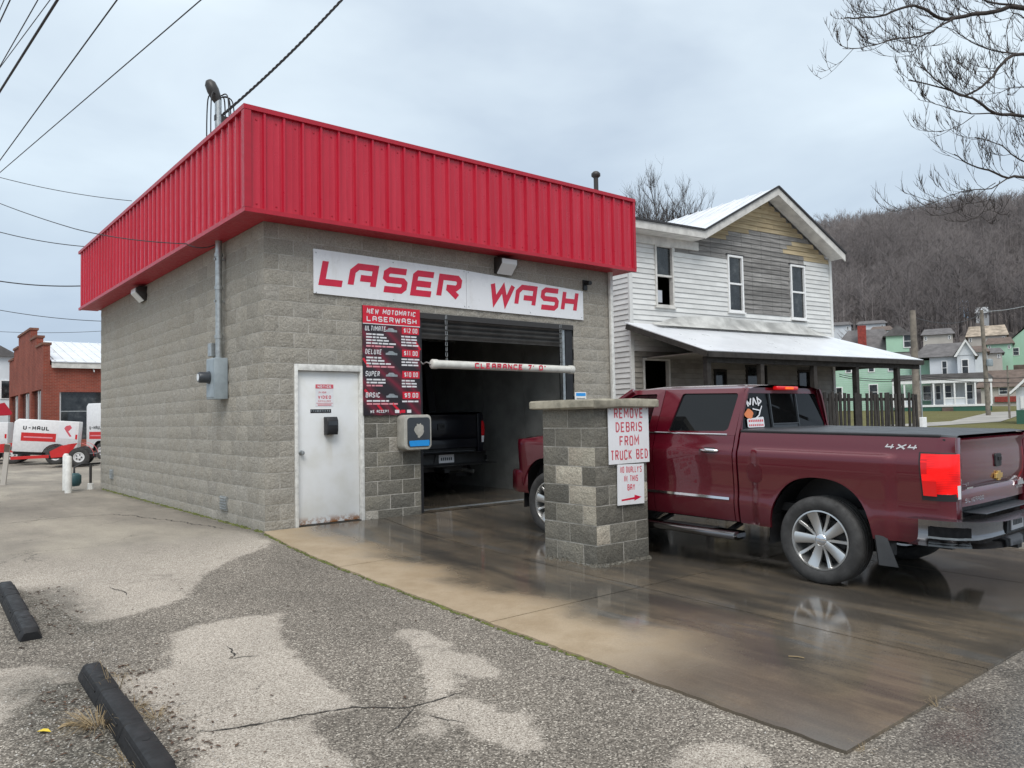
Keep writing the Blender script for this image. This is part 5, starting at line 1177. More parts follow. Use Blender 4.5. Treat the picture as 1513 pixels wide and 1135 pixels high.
class Hs:
    'a background house laid out in photo pixels at one distance: x to the right, z up, y away'
    def __init__(s, name, label, px0, dep, py0, rz=None, cat='house', base=None):
        if rz is None: rz = -math.atan((px0-756.5)/1135)
        s.k = dep/1135; s.px0 = px0; s.py0 = py0; g = GP(px0, dep)
        s.dz = 0
        if base is not None: g.z = base
        else:
            s.dz = g.z - PX(px0, py0, dep).z
        ang = math.atan2(RF.y, RF.x)+rz; s.c = math.cos(rz); s.t = thing(name, label, cat, g, ang); s.base = PX(px0, py0, dep).z-g.z
    def X(s, px): return (px-s.px0)*s.k*s.c
    def Z(s, py): return (s.py0-py)*s.k + s.base + .0
    def box(s, name, m, x0, x1, yt, yb, d0, d1): return box(name, M[m], s.t, s.X(x0), s.X(x1), d0, d1, s.Z(yb), s.Z(yt))
    def prism(s, name, m, pts, d0, d1, par=None): return MB().prism(pts, lambda a, b: (s.X(a), d0, s.Z(b)), lambda a, b: (s.X(a), d1, s.Z(b))).build(name, M[m], par or s.t)
    def roof(s, name, m, x0, x1, ye, yr, d0, d1, hip=.0, ov=.35):
        'ridge along x, with optional hip inset'
        a, b, ze, zr = s.X(x0)-ov, s.X(x1)+ov, s.Z(ye), s.Z(yr); dm = (d0+d1)/2
        MB().add([(a, d0-ov, ze), (b, d0-ov, ze), (b, d1+ov, ze), (a, d1+ov, ze), (a+hip, dm, zr), (b-hip, dm, zr)], [(0,1,5,4),(2,3,4,5),(1,2,5),(3,0,4),(0,3,2,1)]).build(name, M[m], s.t)
    def win(s, x0, x1, yt, yb, d0=0., fm='white'):
        w = box('window', M[fm], s.t, s.X(x0)-.09, s.X(x1)+.09, d0-.06, d0+.02, s.Z(yb)-.09, s.Z(yt)+.09); zm = (s.Z(yt)+s.Z(yb))/2
        box('pane', M['glass_dark'], w, s.X(x0), s.X(x1), d0-.075, d0-.0605, s.Z(yb), zm-.03); box('pane', M['glass_dark'], w, s.X(x0), s.X(x1), d0-.075, d0-.0605, zm+.03, s.Z(yt))
h = Hs('mint_house', 'mint green two storey house with grey hip roof and red chimney', 1285, 76, 612)
h.box('wall', 'mint', 1222, 1345, 530, 618, 0, 8); h.roof('roof', 'shingle', 1222, 1345, 531, 481, 0, 8, 2.4)
h.box('chimney', 'red_b', 1271, 1284, 478, 510, 1.4, 2.4)
h.box('dormer', 'mint', 1313, 1346, 496, 522, .3, 4); h.prism('dormer_roof', 'shingle', [(1308, 498), (1330, 482), (1352, 498)], .1, 4.2); h.win(1339, 1349, 498, 515, .3)
for a, b, c_, d_ in ((1252, 1259, 537, 549), (1286, 1293, 538, 549), (1286, 1297, 569, 590), (1236, 1244, 572, 590), (1315, 1322, 538, 549)): h.win(a, b, c_, d_)
for yy in frange(536, 612, 3.2): h.box('siding_line', 'w_siding', 1222, 1345, yy, yy+.35, -.015, .005)
h = Hs('porch_house', 'white two storey house with long white front porch and green foundation', 1400, 72, 606)
h.box('wall', 'w_siding', 1376, 1443, 527, 606, 0, 7); h.roof('roof', 'shingle', 1355, 1443, 527, 503, 0, 7, 1.2); h.box('wall', 'mint', 1320, 1376, 530, 606, 1.2, 7); h.box('wall', 'w_siding', 1417, 1441, 527, 560, -1.0, .01)
h.prism('gable', 'w_siding', [(1415, 527), (1430, 506), (1443, 527)], -1.05, .6); h.prism('gable_trim', 'white', [(1412, 529), (1430, 503), (1447, 529), (1443, 529), (1430, 508), (1416, 529)], -1.3, -1.06)
MB().add([(h.X(1411), -1.35, h.Z(528)), (h.X(1430), -1.35, h.Z(503)), (h.X(1430), 2.5, h.Z(503)), (h.X(1411), 2.5, h.Z(528)), (h.X(1447), -1.35, h.Z(528)), (h.X(1447), 2.5, h.Z(528))], [(0,1,2,3),(1,4,5,2)]).build('gable_roof', M['shingle'], h.t)
h.win(1395, 1401, 534, 553); h.win(1424, 1432, 534, 553, -1.0)
h.prism('porch_roof', 'shingle', [(1318, 562), (1325, 554), (1458, 554), (1466, 562)], -3, .2); h.box('porch_beam', 'white', 1320, 1464, 562, 567, -2.95, -2.6); h.box('porch_floor', 'white', 1320, 1462, 598, 601, -2.95, 0); h.box('foundation', 'green_dk', 1322, 1462, 601, 622, -2.9, 0)
for x in (1321, 1338, 1361, 1381, 1396, 1411, 1427, 1440, 1462): h.box('porch_column', 'white', x-1.2, x+1.2, 566, 598.5, -2.9, -2.66)
for a, b in ((1339, 1360), (1397, 1410), (1412, 1426)): h.box('porch_rail', 'white', a, b, 588, 590, -2.85, -2.75); h.box('rail_panel', 'w_siding', a, b, 590, 598, -2.82, -2.78)
for a, b in ((1365, 1376), (1384, 1390), (1398, 1406), (1429, 1437)): h.win(a, b, 570, 590, 0.)
for i in range(5): h.box('step', 'shingle_b', 1392, 1408, 602+i*2.4, 604.4+i*2.4, -3.0-i*.3, -2.9)
h = Hs('garage', 'low beige garage with a brown shingle roof beside the porch house', 1480, 84, 603)
h.box('wall', 'beige_w', 1450, 1540, 571, 606, 0, 7); h.roof('roof', 'shingle_b', 1447, 1545, 572, 545, 0, 7, 1.); h.box('brick_base', 'red_b', 1470, 1505, 586, 594, -.2, .0); h.win(1478, 1489, 561+12, 582, 0)
h = Hs('green_gable_house', 'pale green gabled house uphill at the right edge of the view', 1510, 120, 545)
h.box('wall', 'mint', 1486, 1560, 510, 600, 0, 8); h.prism('gable', 'mint', [(1486, 510), (1522, 484), (1560, 510)], 0, 8)
MB().add([(h.X(1483), -.3, h.Z(512)), (h.X(1522), -.3, h.Z(481)), (h.X(1522), 8.2, h.Z(481)), (h.X(1483), 8.2, h.Z(512)), (h.X(1563), -.3, h.Z(512)), (h.X(1563), 8.2, h.Z(512))], [(0,1,2,3),(1,4,5,2)]).build('roof', M['shingle_b'], h.t)
h.win(1501, 1509, 514, 524); h.box('lean_to_roof', 'shingle_b', 1470, 1530, 540, 552, -2.5, 0)
h = Hs('shed', 'small mint shed with white trimmed roof at the right edge', 1505, 42, 640, None, 'shed')
h.box('wall', 'w_siding', 1502, 1545, 572, 640, 0, 3); h.box('skirt', 'green_dk', 1501, 1546, 606, 642, -.03, 0); h.prism('roof', 'white', [(1492, 580), (1520, 556), (1560, 556), (1560, 580), (1560, 560), (1520, 561), (1493, 583)], -.4, 3.2); h.box('window', 'white', 1508, 1513, 586, 604, -.06, 0)
for lab, a, b, yt, yr, yb, dep, wm, rm_ in (('small pale blue house high among the trees on the hill', 1424, 1440, 447, 440, 452, 155, 'blue_w', 'blue_w'), ('white house with dark roof behind the red chimney', 1272, 1313, 478, 470, 492, 125, 'w_siding', 'shingle'), ('tan roofed house on the slope behind the utility pole', 1434, 1492, 496, 478, 512, 130, 'beige_w', 'tan_roof'), ('long low grey house below the tan roofed house', 1440, 1484, 522, 512, 545, 112, 'beige_w', 'shingle'), ('small white house at the foot of the wooded hill', 1232, 1262, 480, 472, 500, 128, 'w_siding', 'shingle'), ('white house half way up the slope at the right edge', 1448, 1468, 462, 450, 468, 150, 'w_siding', 'w_siding'), ('pale green house below the white slope house', 1462, 1500, 508, 496, 530, 118, 'mint', 'shingle_b'), ('grey roofed beige house between the two utility poles', 1368, 1412, 494, 482, 510, 115, 'beige_w', 'shingle'), ('small white house beside the red chimney', 1292, 1322, 488, 478, 500, 110, 'w_siding', 'shingle_b'), ('brown roofed white house behind the porch house gable', 1436, 1462, 520, 508, 540, 100, 'w_siding', 'shingle_b')):
    h = Hs('hill_house', lab, (a+b)/2, dep, yb); h.box('wall', wm, a, b, yt, yb+25, 0, 7); h.roof('roof', rm_, a, b, yt, yr, 0, 7, .5); h.win(a+3, a+5, yt+3, yt+7); h.win(b-6, b-4, yt+3, yt+7)
# wooded hill
RID = ([900, 1000, 1100, 1195, 1260, 1330, 1400, 1513, 1700, 2000, 2400], [590, 540, 430, 372, 358, 342, 336, 318, 300, 320, 400])
def hillz(px, s_):
    yr = float(np.interp(px, *RID)); zt = CAMP.z+(604-.0193*(px-756)-yr+ .0193*644)*300/1135
    p = PX(px, 600, s_); g = ground(p.x, p.y); t = sm(95, 310, s_)
    t = .5*t+.5*min(1, max(0, (s_-95)/215))
    return g-1.0+max(0, zt-g)*t + 1.6*math.sin(px*.031+s_*.05)*sm(95, 140, s_)
mb = MB(); pc = list(range(880, 2420, 22)); sc_ = list(np.linspace(92, 420, 34))
n = NT('leaf_litter'); n.set(rough=1, spec=.1); n.color(n.ramp(n.noise(.08, 8, .7), [(.3, (.095, .085, .082)), (.5, (.135, .12, .115)), (.7, (.18, .16, .15))])); M['litter'] = n.m  # hill floor greyed too, painted haze
def hf(i, j):
    p = PX(pc[i], 600, sc_[j]); return (p.x, p.y, hillz(pc[i], min(sc_[j], 310))-.04*max(0, sc_[j]-310))
hl = mb.grid(hf, len(pc), len(sc_)).build('hill', M['litter'], None, smooth=80); hl['kind'] = 'structure'
n = NT('bare_branches'); n.set(rough=1, spec=.1); n.color(n.ramp(n.noise(.03, 5, .6), [(.3, (.115, .104, .104)), (.5, (.165, .149, .147)), (.7, (.225, .203, .196))])); M['wood_far'] = n.m  # branch colour greyed to paint in distance haze
def tree_template(seed):
    r = random.Random(seed); V = []; T = []
    def cone(a, b, ra):
        a = Vector(a); b = Vector(b); d = (b-a).normalized(); x = d.orthogonal().normalized(); y = d.cross(x); k = len(V)
        for q in range(3): an = q*2.094; V.append(tuple(a+ra*(math.cos(an)*x+math.sin(an)*y)))
        V.append(tuple(b)); T.extend([(k, k+1, k+3), (k+1, k+2, k+3), (k+2, k, k+3)])
    cone((0,0,-.06), (r.uniform(-.04, .04), r.uniform(-.04, .04), .95), .016)
    for i in range(15):
        z = r.uniform(.28, .85); an = r.uniform(0, 6.28); L_ = r.uniform(.18, .36)*(1.15-z*.5); d = Vector((math.cos(an)*.75, math.sin(an)*.75, r.uniform(.5, 1.1))).normalized()
        b = Vector((0, 0, z))+d*L_; cone((0, 0, z), b, .0055)
        for j in range(5):
            t = r.uniform(.3, .95); a2 = Vector((0, 0, z)).lerp(b, t); d2 = (d+Vector((r.uniform(-.9, .9), r.uniform(-.9, .9), r.uniform(-.2, .8)))).normalized(); cone(a2, a2+d2*r.uniform(.08, .17), .0034)
    return np.array(V), np.array(T)
TT = [tree_template(s_) for s_ in range(5)]
rt_ = np.random.RandomState(5); VV = []; FFc = []; off = 0; cnt = 0
while cnt < 4300:
    px = rt_.uniform(1010, 1950); s_ = 98+215*rt_.uniform()**.75
    if px > 1560 and rt_.uniform() < .6: continue
    p = PX(px, 600, s_); z = hillz(px, s_)
    if 1225 < px < 1520 and s_ < 135 and rt_.uniform() < .75: continue
    if any(a_-14 < px < b_+14 and s_ < d_+6 for a_, b_, d_ in ((1434, 1492, 130), (1228, 1322, 128), (1368, 1412, 115), (1462, 1560, 120))) and rt_.uniform() < .93: continue
    V, T = TT[cnt % 5]; hgt = rt_.uniform(8, 14.5)*(.8 if s_ < 130 else 1); a = rt_.uniform(0, 6.28); wsc = rt_.uniform(.8, 1.25)
    R2 = np.array([[math.cos(a), -math.sin(a)], [math.sin(a), math.cos(a)]])
    q = V.copy()*hgt; q[:, :2] = (q[:, :2]@R2.T)*wsc; q += np.array([p.x, p.y, z]); VV.append(q); FFc.append(T+off); off += len(V); cnt += 1
me = np_mesh('bare_woodland', np.concatenate(VV), np.concatenate(FFc), M['wood_far']); wd = link('bare_woodland', me); wd['kind'] = 'stuff'; wd['label'] = 'leafless grey brown wood covering the hillside'; wd['category'] = 'woodland'
# utility poles
M['pole'] = pmat('weathered_pole', (.20, .175, .145), .95, var=.3, scale=3, bump=.3, bscale=8)
def pole(name, label, px, dep, yt, r0_, lean=0):
    g = GP(px, dep); h_ = PX(px, yt, dep).z-g.z; t = thing(name, label, 'utility pole', g); MB().tube([(0,0,-.3), (lean*.5, 0, h_*.5), (lean, 0, h_)], [r0_, r0_*.86, r0_*.72], 12).build('shaft', M['pole'], t, smooth=60); return t, h_
tp1, h1 = pole('utility_pole', 'weathered utility pole just beyond the porch rail', 1355, 34, 458, .17, -.05)
MB().box(-.22, .22, -.30, -.16, .2, .8).build('meter_box', M['white'], tp1, bevel=.02); MB().tube([(0, -.2, .8), (0, -.19, 3.2)], .03, 8).build('riser', M['galv'], tp1)
tp2, h2 = pole('utility_pole', 'leaning utility pole with wires in front of the beige garage', 1460, 56, 458, .17, -.45)
MB().lathe([(0,.55),(.2,.5),(.22,.1),(.18,0),(0,0)], 12).build('transformer', M['grey_box'], tp2, smooth=50).location = (-.25, -.32, 3.6)
tp3, h3 = pole('utility_pole', 'thin dark pole between the shed and the garage', 1491, 50, 540, .07)
def wire(label, pts, r_, sag=.3, n_=24, mat='cable', group=None, name='overhead_wire'):
    P = [Vector(p) for p in pts]; out = []
    for a, b in zip(P, P[1:]):
        for i in range(n_): t = i/n_; q = a.lerp(b, t); q.z -= sag*4*t*(1-t); out.append(q)
    out.append(P[-1]); o = MB().tube(out, r_, 5).build(name, M[mat], None, smooth=80); tag(o, label, 'wire', group); return o
top1 = tp1.location+Vector((-.05, 0, h1)); top2 = tp2.location+Vector((-.45, 0, h2))
wire('wire strung between the two utility poles', [top1-Vector((0,0,.3)), top2-Vector((0,0,.2))], .022, .5)
wire('pale wire running right from the leaning pole', [top2-Vector((0,0,.1)), PX(1600, 415, 60)], .025, .6, mat='galv')
for i, (y0, y1) in enumerate(((553, 549), (556, 560))): wire('lower wire across the porch house front' if i == 0 else 'lowest wire across the porch house front', [PX(1240, y0, 50), PX(1360, y0+2, 50), PX(1620, y1, 50)], .022, .3)
# ---------------------------------------------------------------- left: brick shop, trailers, bollards
n = NT('brick_wall'); n.set(rough=.9, spec=.2)
br = n.N.new('ShaderNodeTexBrick'); br.inputs['Scale'].default_value = 1; br.inputs['Brick Width'].default_value = .22; br.inputs['Row Height'].default_value = .075; br.inputs['Mortar Size'].default_value = .008
br.inputs['Color1'].default_value = (.27, .065, .042, 1); br.inputs['Color2'].default_value = (.21, .05, .035, 1); br.inputs['Mortar'].default_value = (.24, .13, .10, 1)
sp = n.N.new('ShaderNodeSeparateXYZ'); n.L.new(n.tc.outputs['Object'], sp.inputs[0]); cb_ = n.N.new('ShaderNodeCombineXYZ'); n.L.new(n.math('ADD', sp.outputs[0], sp.outputs[1]), cb_.inputs[0]); n.L.new(sp.outputs[2], cb_.inputs[1]); n.L.new(cb_.outputs[0], br.inputs['Vector'])
n.color(n.mix(1., br.outputs['Color'], n.ramp(n.noise(.8, 6, .7), [(.3, .75), (.7, 1.2)]), 'MULTIPLY')); M['brick'] = n.m
c0 = PX(63, 640, 38); bb = thing('brick_shop', 'red brick shop with stepped parapet and pale metal roof', 'shop building', (c0.x, c0.y, 0))
LX, LY = 16., 13.
fw = [(.9, 4.6, .5, 3.15)]
mb = MB()                                   # street side (facing the camera), local x right, y away
wins = [(.72, 2.85), (2.95, 5.1), (5.2, 7.3)]
mb.box(0, .72, 0, .3, 0, 4.45); mb.box(.72, 7.3, 0, .3, 3.1, 4.45); mb.box(.72, 7.3, 0, .3, 0, .7); mb.box(7.3, LX, 0, .3, 0, 4.45)
lw_ = [(.6, 3.8), (4.5, 8.2), (8.9, 12.6)]; yy = .301; 
for a, b in lw_: mb.box(0, .3, yy, a, 0, 4.45); mb.box(0, .3, a, b, 3.25, 4.45); mb.box(0, .3, a, b, 0, .55); yy = b
mb.box(0, .3, yy, LY, 0, 4.45)
stp = [(.0, 2.1, 5.45), (2.1, 4.1, 6.0), (4.1, 8.9, 6.6), (8.9, 10.9, 6.0), (10.9, LY, 5.45)]
for a, b, z in stp: mb.box(0, .3, a, b, 4.4501, z)
mb.box(.3, LX, LY-.3, LY, 0, 4.4); mb.build('wall', M['brick'], bb)
for a, b, z in stp: box('parapet_coping', M['brick_old'], bb, -.06, .36, a-.05, b+.05, z, z+.12)
for a, b in wins:
    w = box('shop_window', M['white'], bb, a+.004, a+.08, .12, .2, .7, 3.1); box('pane', M['glass_dark'], w, a+.08, b, .15, .165, .7, 3.1); box('mullion', M['galv'], w, a+.08, b, .12, .149, 2.1, 2.15)
for a, b in lw_:
    w = box('shop_window', M['white'], bb, .14, .19, a+.005, a+.1, .55, 3.25); box('pane', M['glass_dark'], w, .15, .165, a+.1, b, .55, 3.25); box('mullion', M['white'], w, .12, .149, (a+b)/2, (a+b)/2+.08, .55, 3.25)
plane('roof_slope', M['metal_roof'], [(.35, -.25, 4.62), (LX, -.25, 4.62), (LX, 6.5, 6.25), (.35, 6.5, 6.25)], .05, bb); plane('roof_slope', M['metal_roof'], [(.35, 6.5, 6.25), (LX, 6.5, 6.25), (LX, 13.2, 4.62), (.35, 13.2, 4.62)], .05, bb)
for i in range(34): MB().bar((.5+i*.45, -.24, 4.645), (.5+i*.45, 6.45, 6.262), .03, .03).build('roof_seam', M['metal_roof'], bb)
box('eave_board', M['soffit_w'], bb, .35, LX, -.2, -.12, 4.30, 4.56); box('interior', M['dark'], bb, .6, LX-.3, .9, LY-.6, .1, 4.2)
for x in (2.2, 5.0): MB().tube([(x, -.05, 4.28), (x, -.3, 4.2), (x, -.35, 4.1)], .03, 6).build('sign_lamp', M['galv'], bb)
bk = thing('grey_building', 'pale grey sided building at the far left edge', 'building', (lambda p: (p.x, p.y, 0))(PX(-8, 640, 52)))
MB().box(-5, 1.2, 0, 9, 0, 6.2).build('wall', M['w_siding'], bk); MB().prism([(-5.3, 6.2), (1.5, 6.2), (-1.9, 8.2)], lambda a, b: (a, -.3, b), lambda a, b: (a, 9.3, b)).build('roof', M['shingle'], bk)
w = box('window', M['white'], bk, .3, .9, -.06, .02, 3.3, 4.6); box('pane', M['glass_dark'], w, .36, .84, -.075, -.061, 3.36, 4.54)
aw = thing('awning', 'dark red sloped awning behind the left hand trailer', 'awning', (lambda p: (p.x, p.y, 0))(PX(-5, 640, 36)))
MB().prism([(-1.6, 1.9), (.55, 1.95), (.62, 2.05), (.3, 2.55), (-1.6, 2.0)], lambda a, b: (a, 0, b), lambda a, b: (a, 1.6, b)).build('canopy', M['red_trim'], aw); 
for x in (-1.5, .5): MB().tube([(x, .1, 0), (x, .1, 1.95)], .04, 8).build('post', M['galv'], aw)
M['tr_white'] = flat('trailer_white', (.70, .70, .70), .35); M['tr_red'] = flat('trailer_red', (.55, .02, .02), .4); M['tr_wheel'] = flat('white_wheel', (.66, .66, .66), .4)
def small_wheel(par, loc, R_=.33):
    o = MB().lathe([(.0, -.095), (.05, -.10), (.06, -.08), (.13, -.07), (.15, -.095), (.17, -.095), (.17, -.06)], 20, (0,0,0), 'y').build('wheel', M['tr_wheel'], par, smooth=40); o.location = loc
    MB().lathe([(.165, -.09), (.20, -.105), (.28, -.11), (.32, -.09), (R_, -.06), (R_, .06), (.32, .09), (.28, .11), (.17, .10)], 24, (0,0,0), 'y').build('tyre', M['rubber'], o, smooth=40)
    mb = MB()
    for k in range(5): a = k*1.257; mb.box(.085*math.cos(a)-.018, .085*math.cos(a)+.018, -.1005, -.078, .085*math.sin(a)-.018, .085*math.sin(a)+.018)
    mb.build('wheel_hole', M['dark'], o)
AR = math.atan2(RF.y, RF.x)
def cargo_trailer(label, px, dep, rz, pitch, L_=2.3, H=1.18, mark=True):
    g = PX(px, 650, dep); t = thing('cargo_trailer', label, 'trailer', (g.x, g.y, 0), AR+rz, 'rental trailers'); t.rotation_euler = (0, -pitch, AR+rz); D_ = 1.45
    MB().prism([(-L_*.62, .42), (L_*.38, .42), (L_*.38, .42+H), (-L_*.56, .42+H), (-L_*.62, .42+H-.12)], lambda a, b: (a, 0, b), lambda a, b: (a, D_, b)).build('body', M['tr_white'], t, bevel=.03, smooth=40)
    box('red_stripe', M['tr_red'], t, -L_*.50, L_*.03, -.006, -.001, .82, 1.12); box('stripe_text', M['print_pink'], t, -L_*.46, -L_*.02, -.009, -.0062, .94, .985)
    stext('U-HAUL', M['black'], t, (-L_*.28, -.004, 1.22), .15, .82, .035)
    if mark:
        box('picture', M['clear_lens'], t, L_*.06, L_*.33, -.005, -.001, .95, 1.45); 
        MB().add([(x, -.0065, z) for x, z in ((.35,1.42),(.48,1.46),(.55,1.36),(.44,1.22),(.56,1.05),(.50,1.03),(.38,1.2),(.30,1.33))], [tuple(range(8))]).build('picture_mark', M['sign_pink'], t)
    mb = MB(); A = [(.12+.43*math.cos(math.pi*i/12), .33+.43*math.sin(math.pi*i/12)) for i in range(13)]; mb.grid(lambda i, j: (A[i][0], -.24+.26*j, A[i][1]), 13, 2); mb.build('fender', M['black'], t, smooth=60)
    small_wheel(t, (.12, -.10, .33)); small_wheel(t, (.12, D_+.1, .33)); MB().bar((-L_*.62, D_/2, .40), (-L_*.62-1.0, D_/2, .36), .08, .08).build('tongue', M['tr_red'], t); box('tail_light', M['tail_off'], t, L_*.33, L_*.36, -.01, -.002, .95, 1.12)
    MB().box(-L_*.60, L_*.37, .1, D_-.1, .32, .42).build('chassis', M['black'], t)
    return t
cargo_trailer('white enclosed rental trailer with a red side stripe, behind the bollards', 76, 28, rad(25), rad(-4.5), 2.05)
cargo_trailer('partly hidden white rental trailer at the left edge of the lot', -24, 31, rad(25), rad(-1), 2.1, 1.18, False)
cargo_trailer('white rental trailer with red band half hidden behind the car wash corner', 152, 32, rad(-30), 0, 1.9, 1.9, False)
def dolly(label, px, dep, rz):
    g = PX(px, 650, dep); t = thing('tow_dolly', label, 'tow dolly', (g.x, g.y, 0), AR+rz, 'red tow dollies')
    for y in (0, 1.7):
        A = [(.44*math.cos(math.pi*(i/14*1.0)), .36+.44*math.sin(math.pi*i/14)) for i in range(15)]+[(-.75, .38), (-1.0, .30)]
        mb = MB(); mb.grid(lambda i, j: (A[i][0], y-.16+.30*j, A[i][1]), len(A), 2); mb.build('fender', M['tr_red'], t, smooth=50)
        mb = MB(); mb.add([(-.44, y-.165, .36), (-.8, y-.165, .34), (-.85, y-.165, .55), (-.5, y-.165, .74), (-.2, y-.165, .78), (-.25, y-.165, .70)], [(0,1,2,3,4,5)]); mb.build('side_plate', M['tr_red'], t)
        small_wheel(t, (0, y, .33))
    MB().box(-.9, .5, .1, 1.6, .30, .42).build('deck', M['black'], t); MB().bar((-.9, .85, .36), (-2.1, .85, .34), .1, .1).build('tongue', M['tr_red'], t)
dolly('red tow dolly with white wheel in front of the enclosed trailer', 117, 26, rad(24)); dolly('red tow dolly wheel at the left edge of the lot', 19, 29, rad(24))
M['boll'] = pmat('chipped_white_paint', (.68, .68, .65), .6, var=.12, scale=7)
for i, (px, dep, lab) in enumerate(((101, 16.0, 'front white pipe bollard near the far wall corner'), (97.5, 16.7, 'rear white pipe bollard, mostly behind the front one'))):
    g = PX(px, 700, dep); b = thing('bollard', lab, 'bollard', (g.x, g.y, 0)); MB().lathe([(0,.78+.02*i),(.04,.77+.02*i),(.066,.74),(.068,0),(.0,0)], 16).build('post', M['boll'], b, smooth=50)
g = PX(5, 700, 18.5); pb = thing('marker_post', 'leaning cream wooden post at the left edge', 'post', (g.x, g.y, 0)); pb.rotation_euler = (0, rad(6), AR); MB().box(-.06, .06, -.02, .02, -.05, 1.0).build('board', M['beige_w'], pb, bevel=.004); MB().box(-.065, .065, -.025, -.021, .80, .98).build('worn_top', M['shingle_b'], pb)
gm = thing('gas_meter', 'green gas regulator and dark pipes at the far wall corner', 'gas meter', (-.5, 9.35, 0))
M['teal'] = flat('teal_casting', (.03, .085, .095), .5)
MB().lathe([(0,.38),(.09,.37),(.14,.32),(.14,.16),(.10,.10),(0,.09)], 14).build('regulator', M['teal'], gm, smooth=50).location = (-.05, -.1, .0)
MB().tube([(-.05,-.1,.36), (-.05,-.1,.50), (.10,-.05,.56), (.45,0,.56), (.47, .05, .56)], .022, 8).build('pipe', M['black'], gm, smooth=50); MB().tube([(.28,-.02,.56), (.28,-.02,.0)], .028, 8).build('pipe', M['bronze'], gm, smooth=50); MB().lathe([(0,.14),(.06,.13),(.07,0),(0,0)], 10).build('footing', M['boll'], gm).location = (.28, -.02, 0); MB().tube([(-.2,-.1,.32), (-.1,-.1,.3)], .04, 8).build('valve', M['teal'], gm)
# ---------------------------------------------------------------- overhead wires, upper left
for i, (a, b, z, r_) in enumerate((((85, 0), (0, 135), 8.2, .022), ((56, 0), (0, 98), 8.8, .010), ((74, 0), (0, 100), 8.6, .008), ((173, 0), (0, 237), 8.0, .012), ((297, 0), (0, 255), 7.6, .010), ((15, 0), (0, 32), 9.0, .012), ((6, 0), (0, 14), 9.2, .008))):
    p, q = PH(*a, z), PH(*b, z); d = q-p; lab = ['thickest dark cable crossing the upper left corner', 'thin wire just left of the thickest cable', 'very thin wire beside the thickest cable', 'wire crossing the left sky below the thickest cable', 'lowest slanting wire running to the top edge', 'wire cutting the top left corner', 'outermost wire in the top left corner'][i]
    wire(lab, [p-d*1.5, p, q, q+d*.6], r_, 0.0)
for i, (a, b, d0, d1, r_) in enumerate((((-60, 245), (195, 297), 40, 40, .018), ((-60, 325), (150, 366), 36, 36, .020), ((-60, 404), (150, 421), 34, 34, .026), ((-60, 446), (160, 475), 50, 50, .022), ((-60, 486), (170, 488), 60, 60, .018))):
    wire(['faint high wire running behind the red fascia', 'wire sagging behind the left end of the fascia', 'thick wire meeting the lower end of the fascia', 'wire passing just below the fascia end', 'lowest wire above the brick shop'][i], [PX(*a, d0), PX(*b, d1)], r_, .25)
wire('phone cable swooping across the side fascia to the conduit', [PX(-60, 275, 17), PX(110, 338, 13.6), Vector((-.44, 1.75, 3.965)), Vector((-.14, 1.44, 3.93))], .008, .05)
a = Vector((-.06, 1.43, 5.80)); b = PH(480, 0, 7.4); d = b-a; b2 = a+d*2.6
for i in range(3):
    out = []
    for k in range(260):
        t = k/259; q = a.lerp(b2, t); q.z -= .5*4*t*(1-t)*.55; ph = t*150+i*2.094; q += Vector((0, 0, 1))*math.sin(ph)*.012 + RF*math.cos(ph)*.012; out.append(q)
    o_ = MB().tube(out, .010, 5).mesh('strand', M['cable'], smooth=80)
    if i == 0: sdp = thing('service_cable', 'twisted service cable from the roof mast to the top edge', 'cable', (0,0,0))
    link('strand', o_, sdp)
# ---------------------------------------------------------------- bare trees
n = NT('bark'); n.set(rough=.95, spec=.2); n.color(n.ramp(n.noise(6, 5, .7), [(.3, (.035, .030, .028)), (.7, (.095, .082, .075))])); n.bump(n.noise(25), .5, .01); M['bark'] = n.m
def twig(mb, r, p, d, L_, ra, lev, upk=.35, kk=(3, 5), rmin=.003):
    k = 4; pts = [Vector(p)]; dd = Vector(d).normalized()
    for i in range(k):
        dd = (dd+Vector((r.uniform(-.28, .28), r.uniform(-.28, .28), r.uniform(-.12, .28)+upk*.35))).normalized(); pts.append(pts[-1]+dd*L_/k)
    mb.tube(pts, [ra*(1-.75*i/k) for i in range(k+1)], 4 if ra < .012 else 6, False)
    if lev > 0:
        for q in range(r.randint(*kk)):
            t = r.uniform(.25, 1); j = min(k-1, int(t*k)); a = pts[j].lerp(pts[j+1], t*k-j); bd = (pts[j+1]-pts[j]).normalized()
            nd = (bd+Vector((r.uniform(-.9, .9), r.uniform(-.9, .9), r.uniform(-.4, .8)))*.9).normalized(); twig(mb, r, a, nd, L_*r.uniform(.38, .68), max(rmin, ra*.48), lev-1, upk, kk, rmin)
def tree(name, label, base, H, spread, seed, r0_, lev=4):
    r = random.Random(seed); t = thing(name, label, 'tree', base); tr = MB(); cr_ = MB()
    tr.tube([(0,0,-.3), (r.uniform(-.1, .1), 0, H*.25), (r.uniform(-.2, .2), r.uniform(-.2, .2), H*.5), (r.uniform(-.2, .2), 0, H*.95)], [r0_, r0_*.8, r0_*.55, r0_*.15], 8); tr.build('trunk', M['bark'], t, smooth=60)
    for i in range(44):
        i = i*16/44; z = H*(.35+.55*i/16); an = i*2.4+r.uniform(-.4, .4); d = Vector((math.cos(an)*spread, math.sin(an)*spread, 1.)); twig(cr_, r, (0, 0, z), d, H*r.uniform(.26, .40)*(1.15-.55*i/16), r0_*.36*(1-.4*i/16), lev-1, .35, (4, 6), .006)
    cr_.build('crown', M['bark'], t, smooth=80); return t
g = PX(985, 600, 44); tree('bare_tree', 'bare branching tree rising behind the white house roof', (g.x, g.y, 0), 12.6, .8, 5, .2, 4)
g = PX(945, 600, 47); tree('bare_tree', 'smaller bare tree left of the tree behind the white house', (g.x, g.y, 0), 11.8, .8, 9, .16, 4)
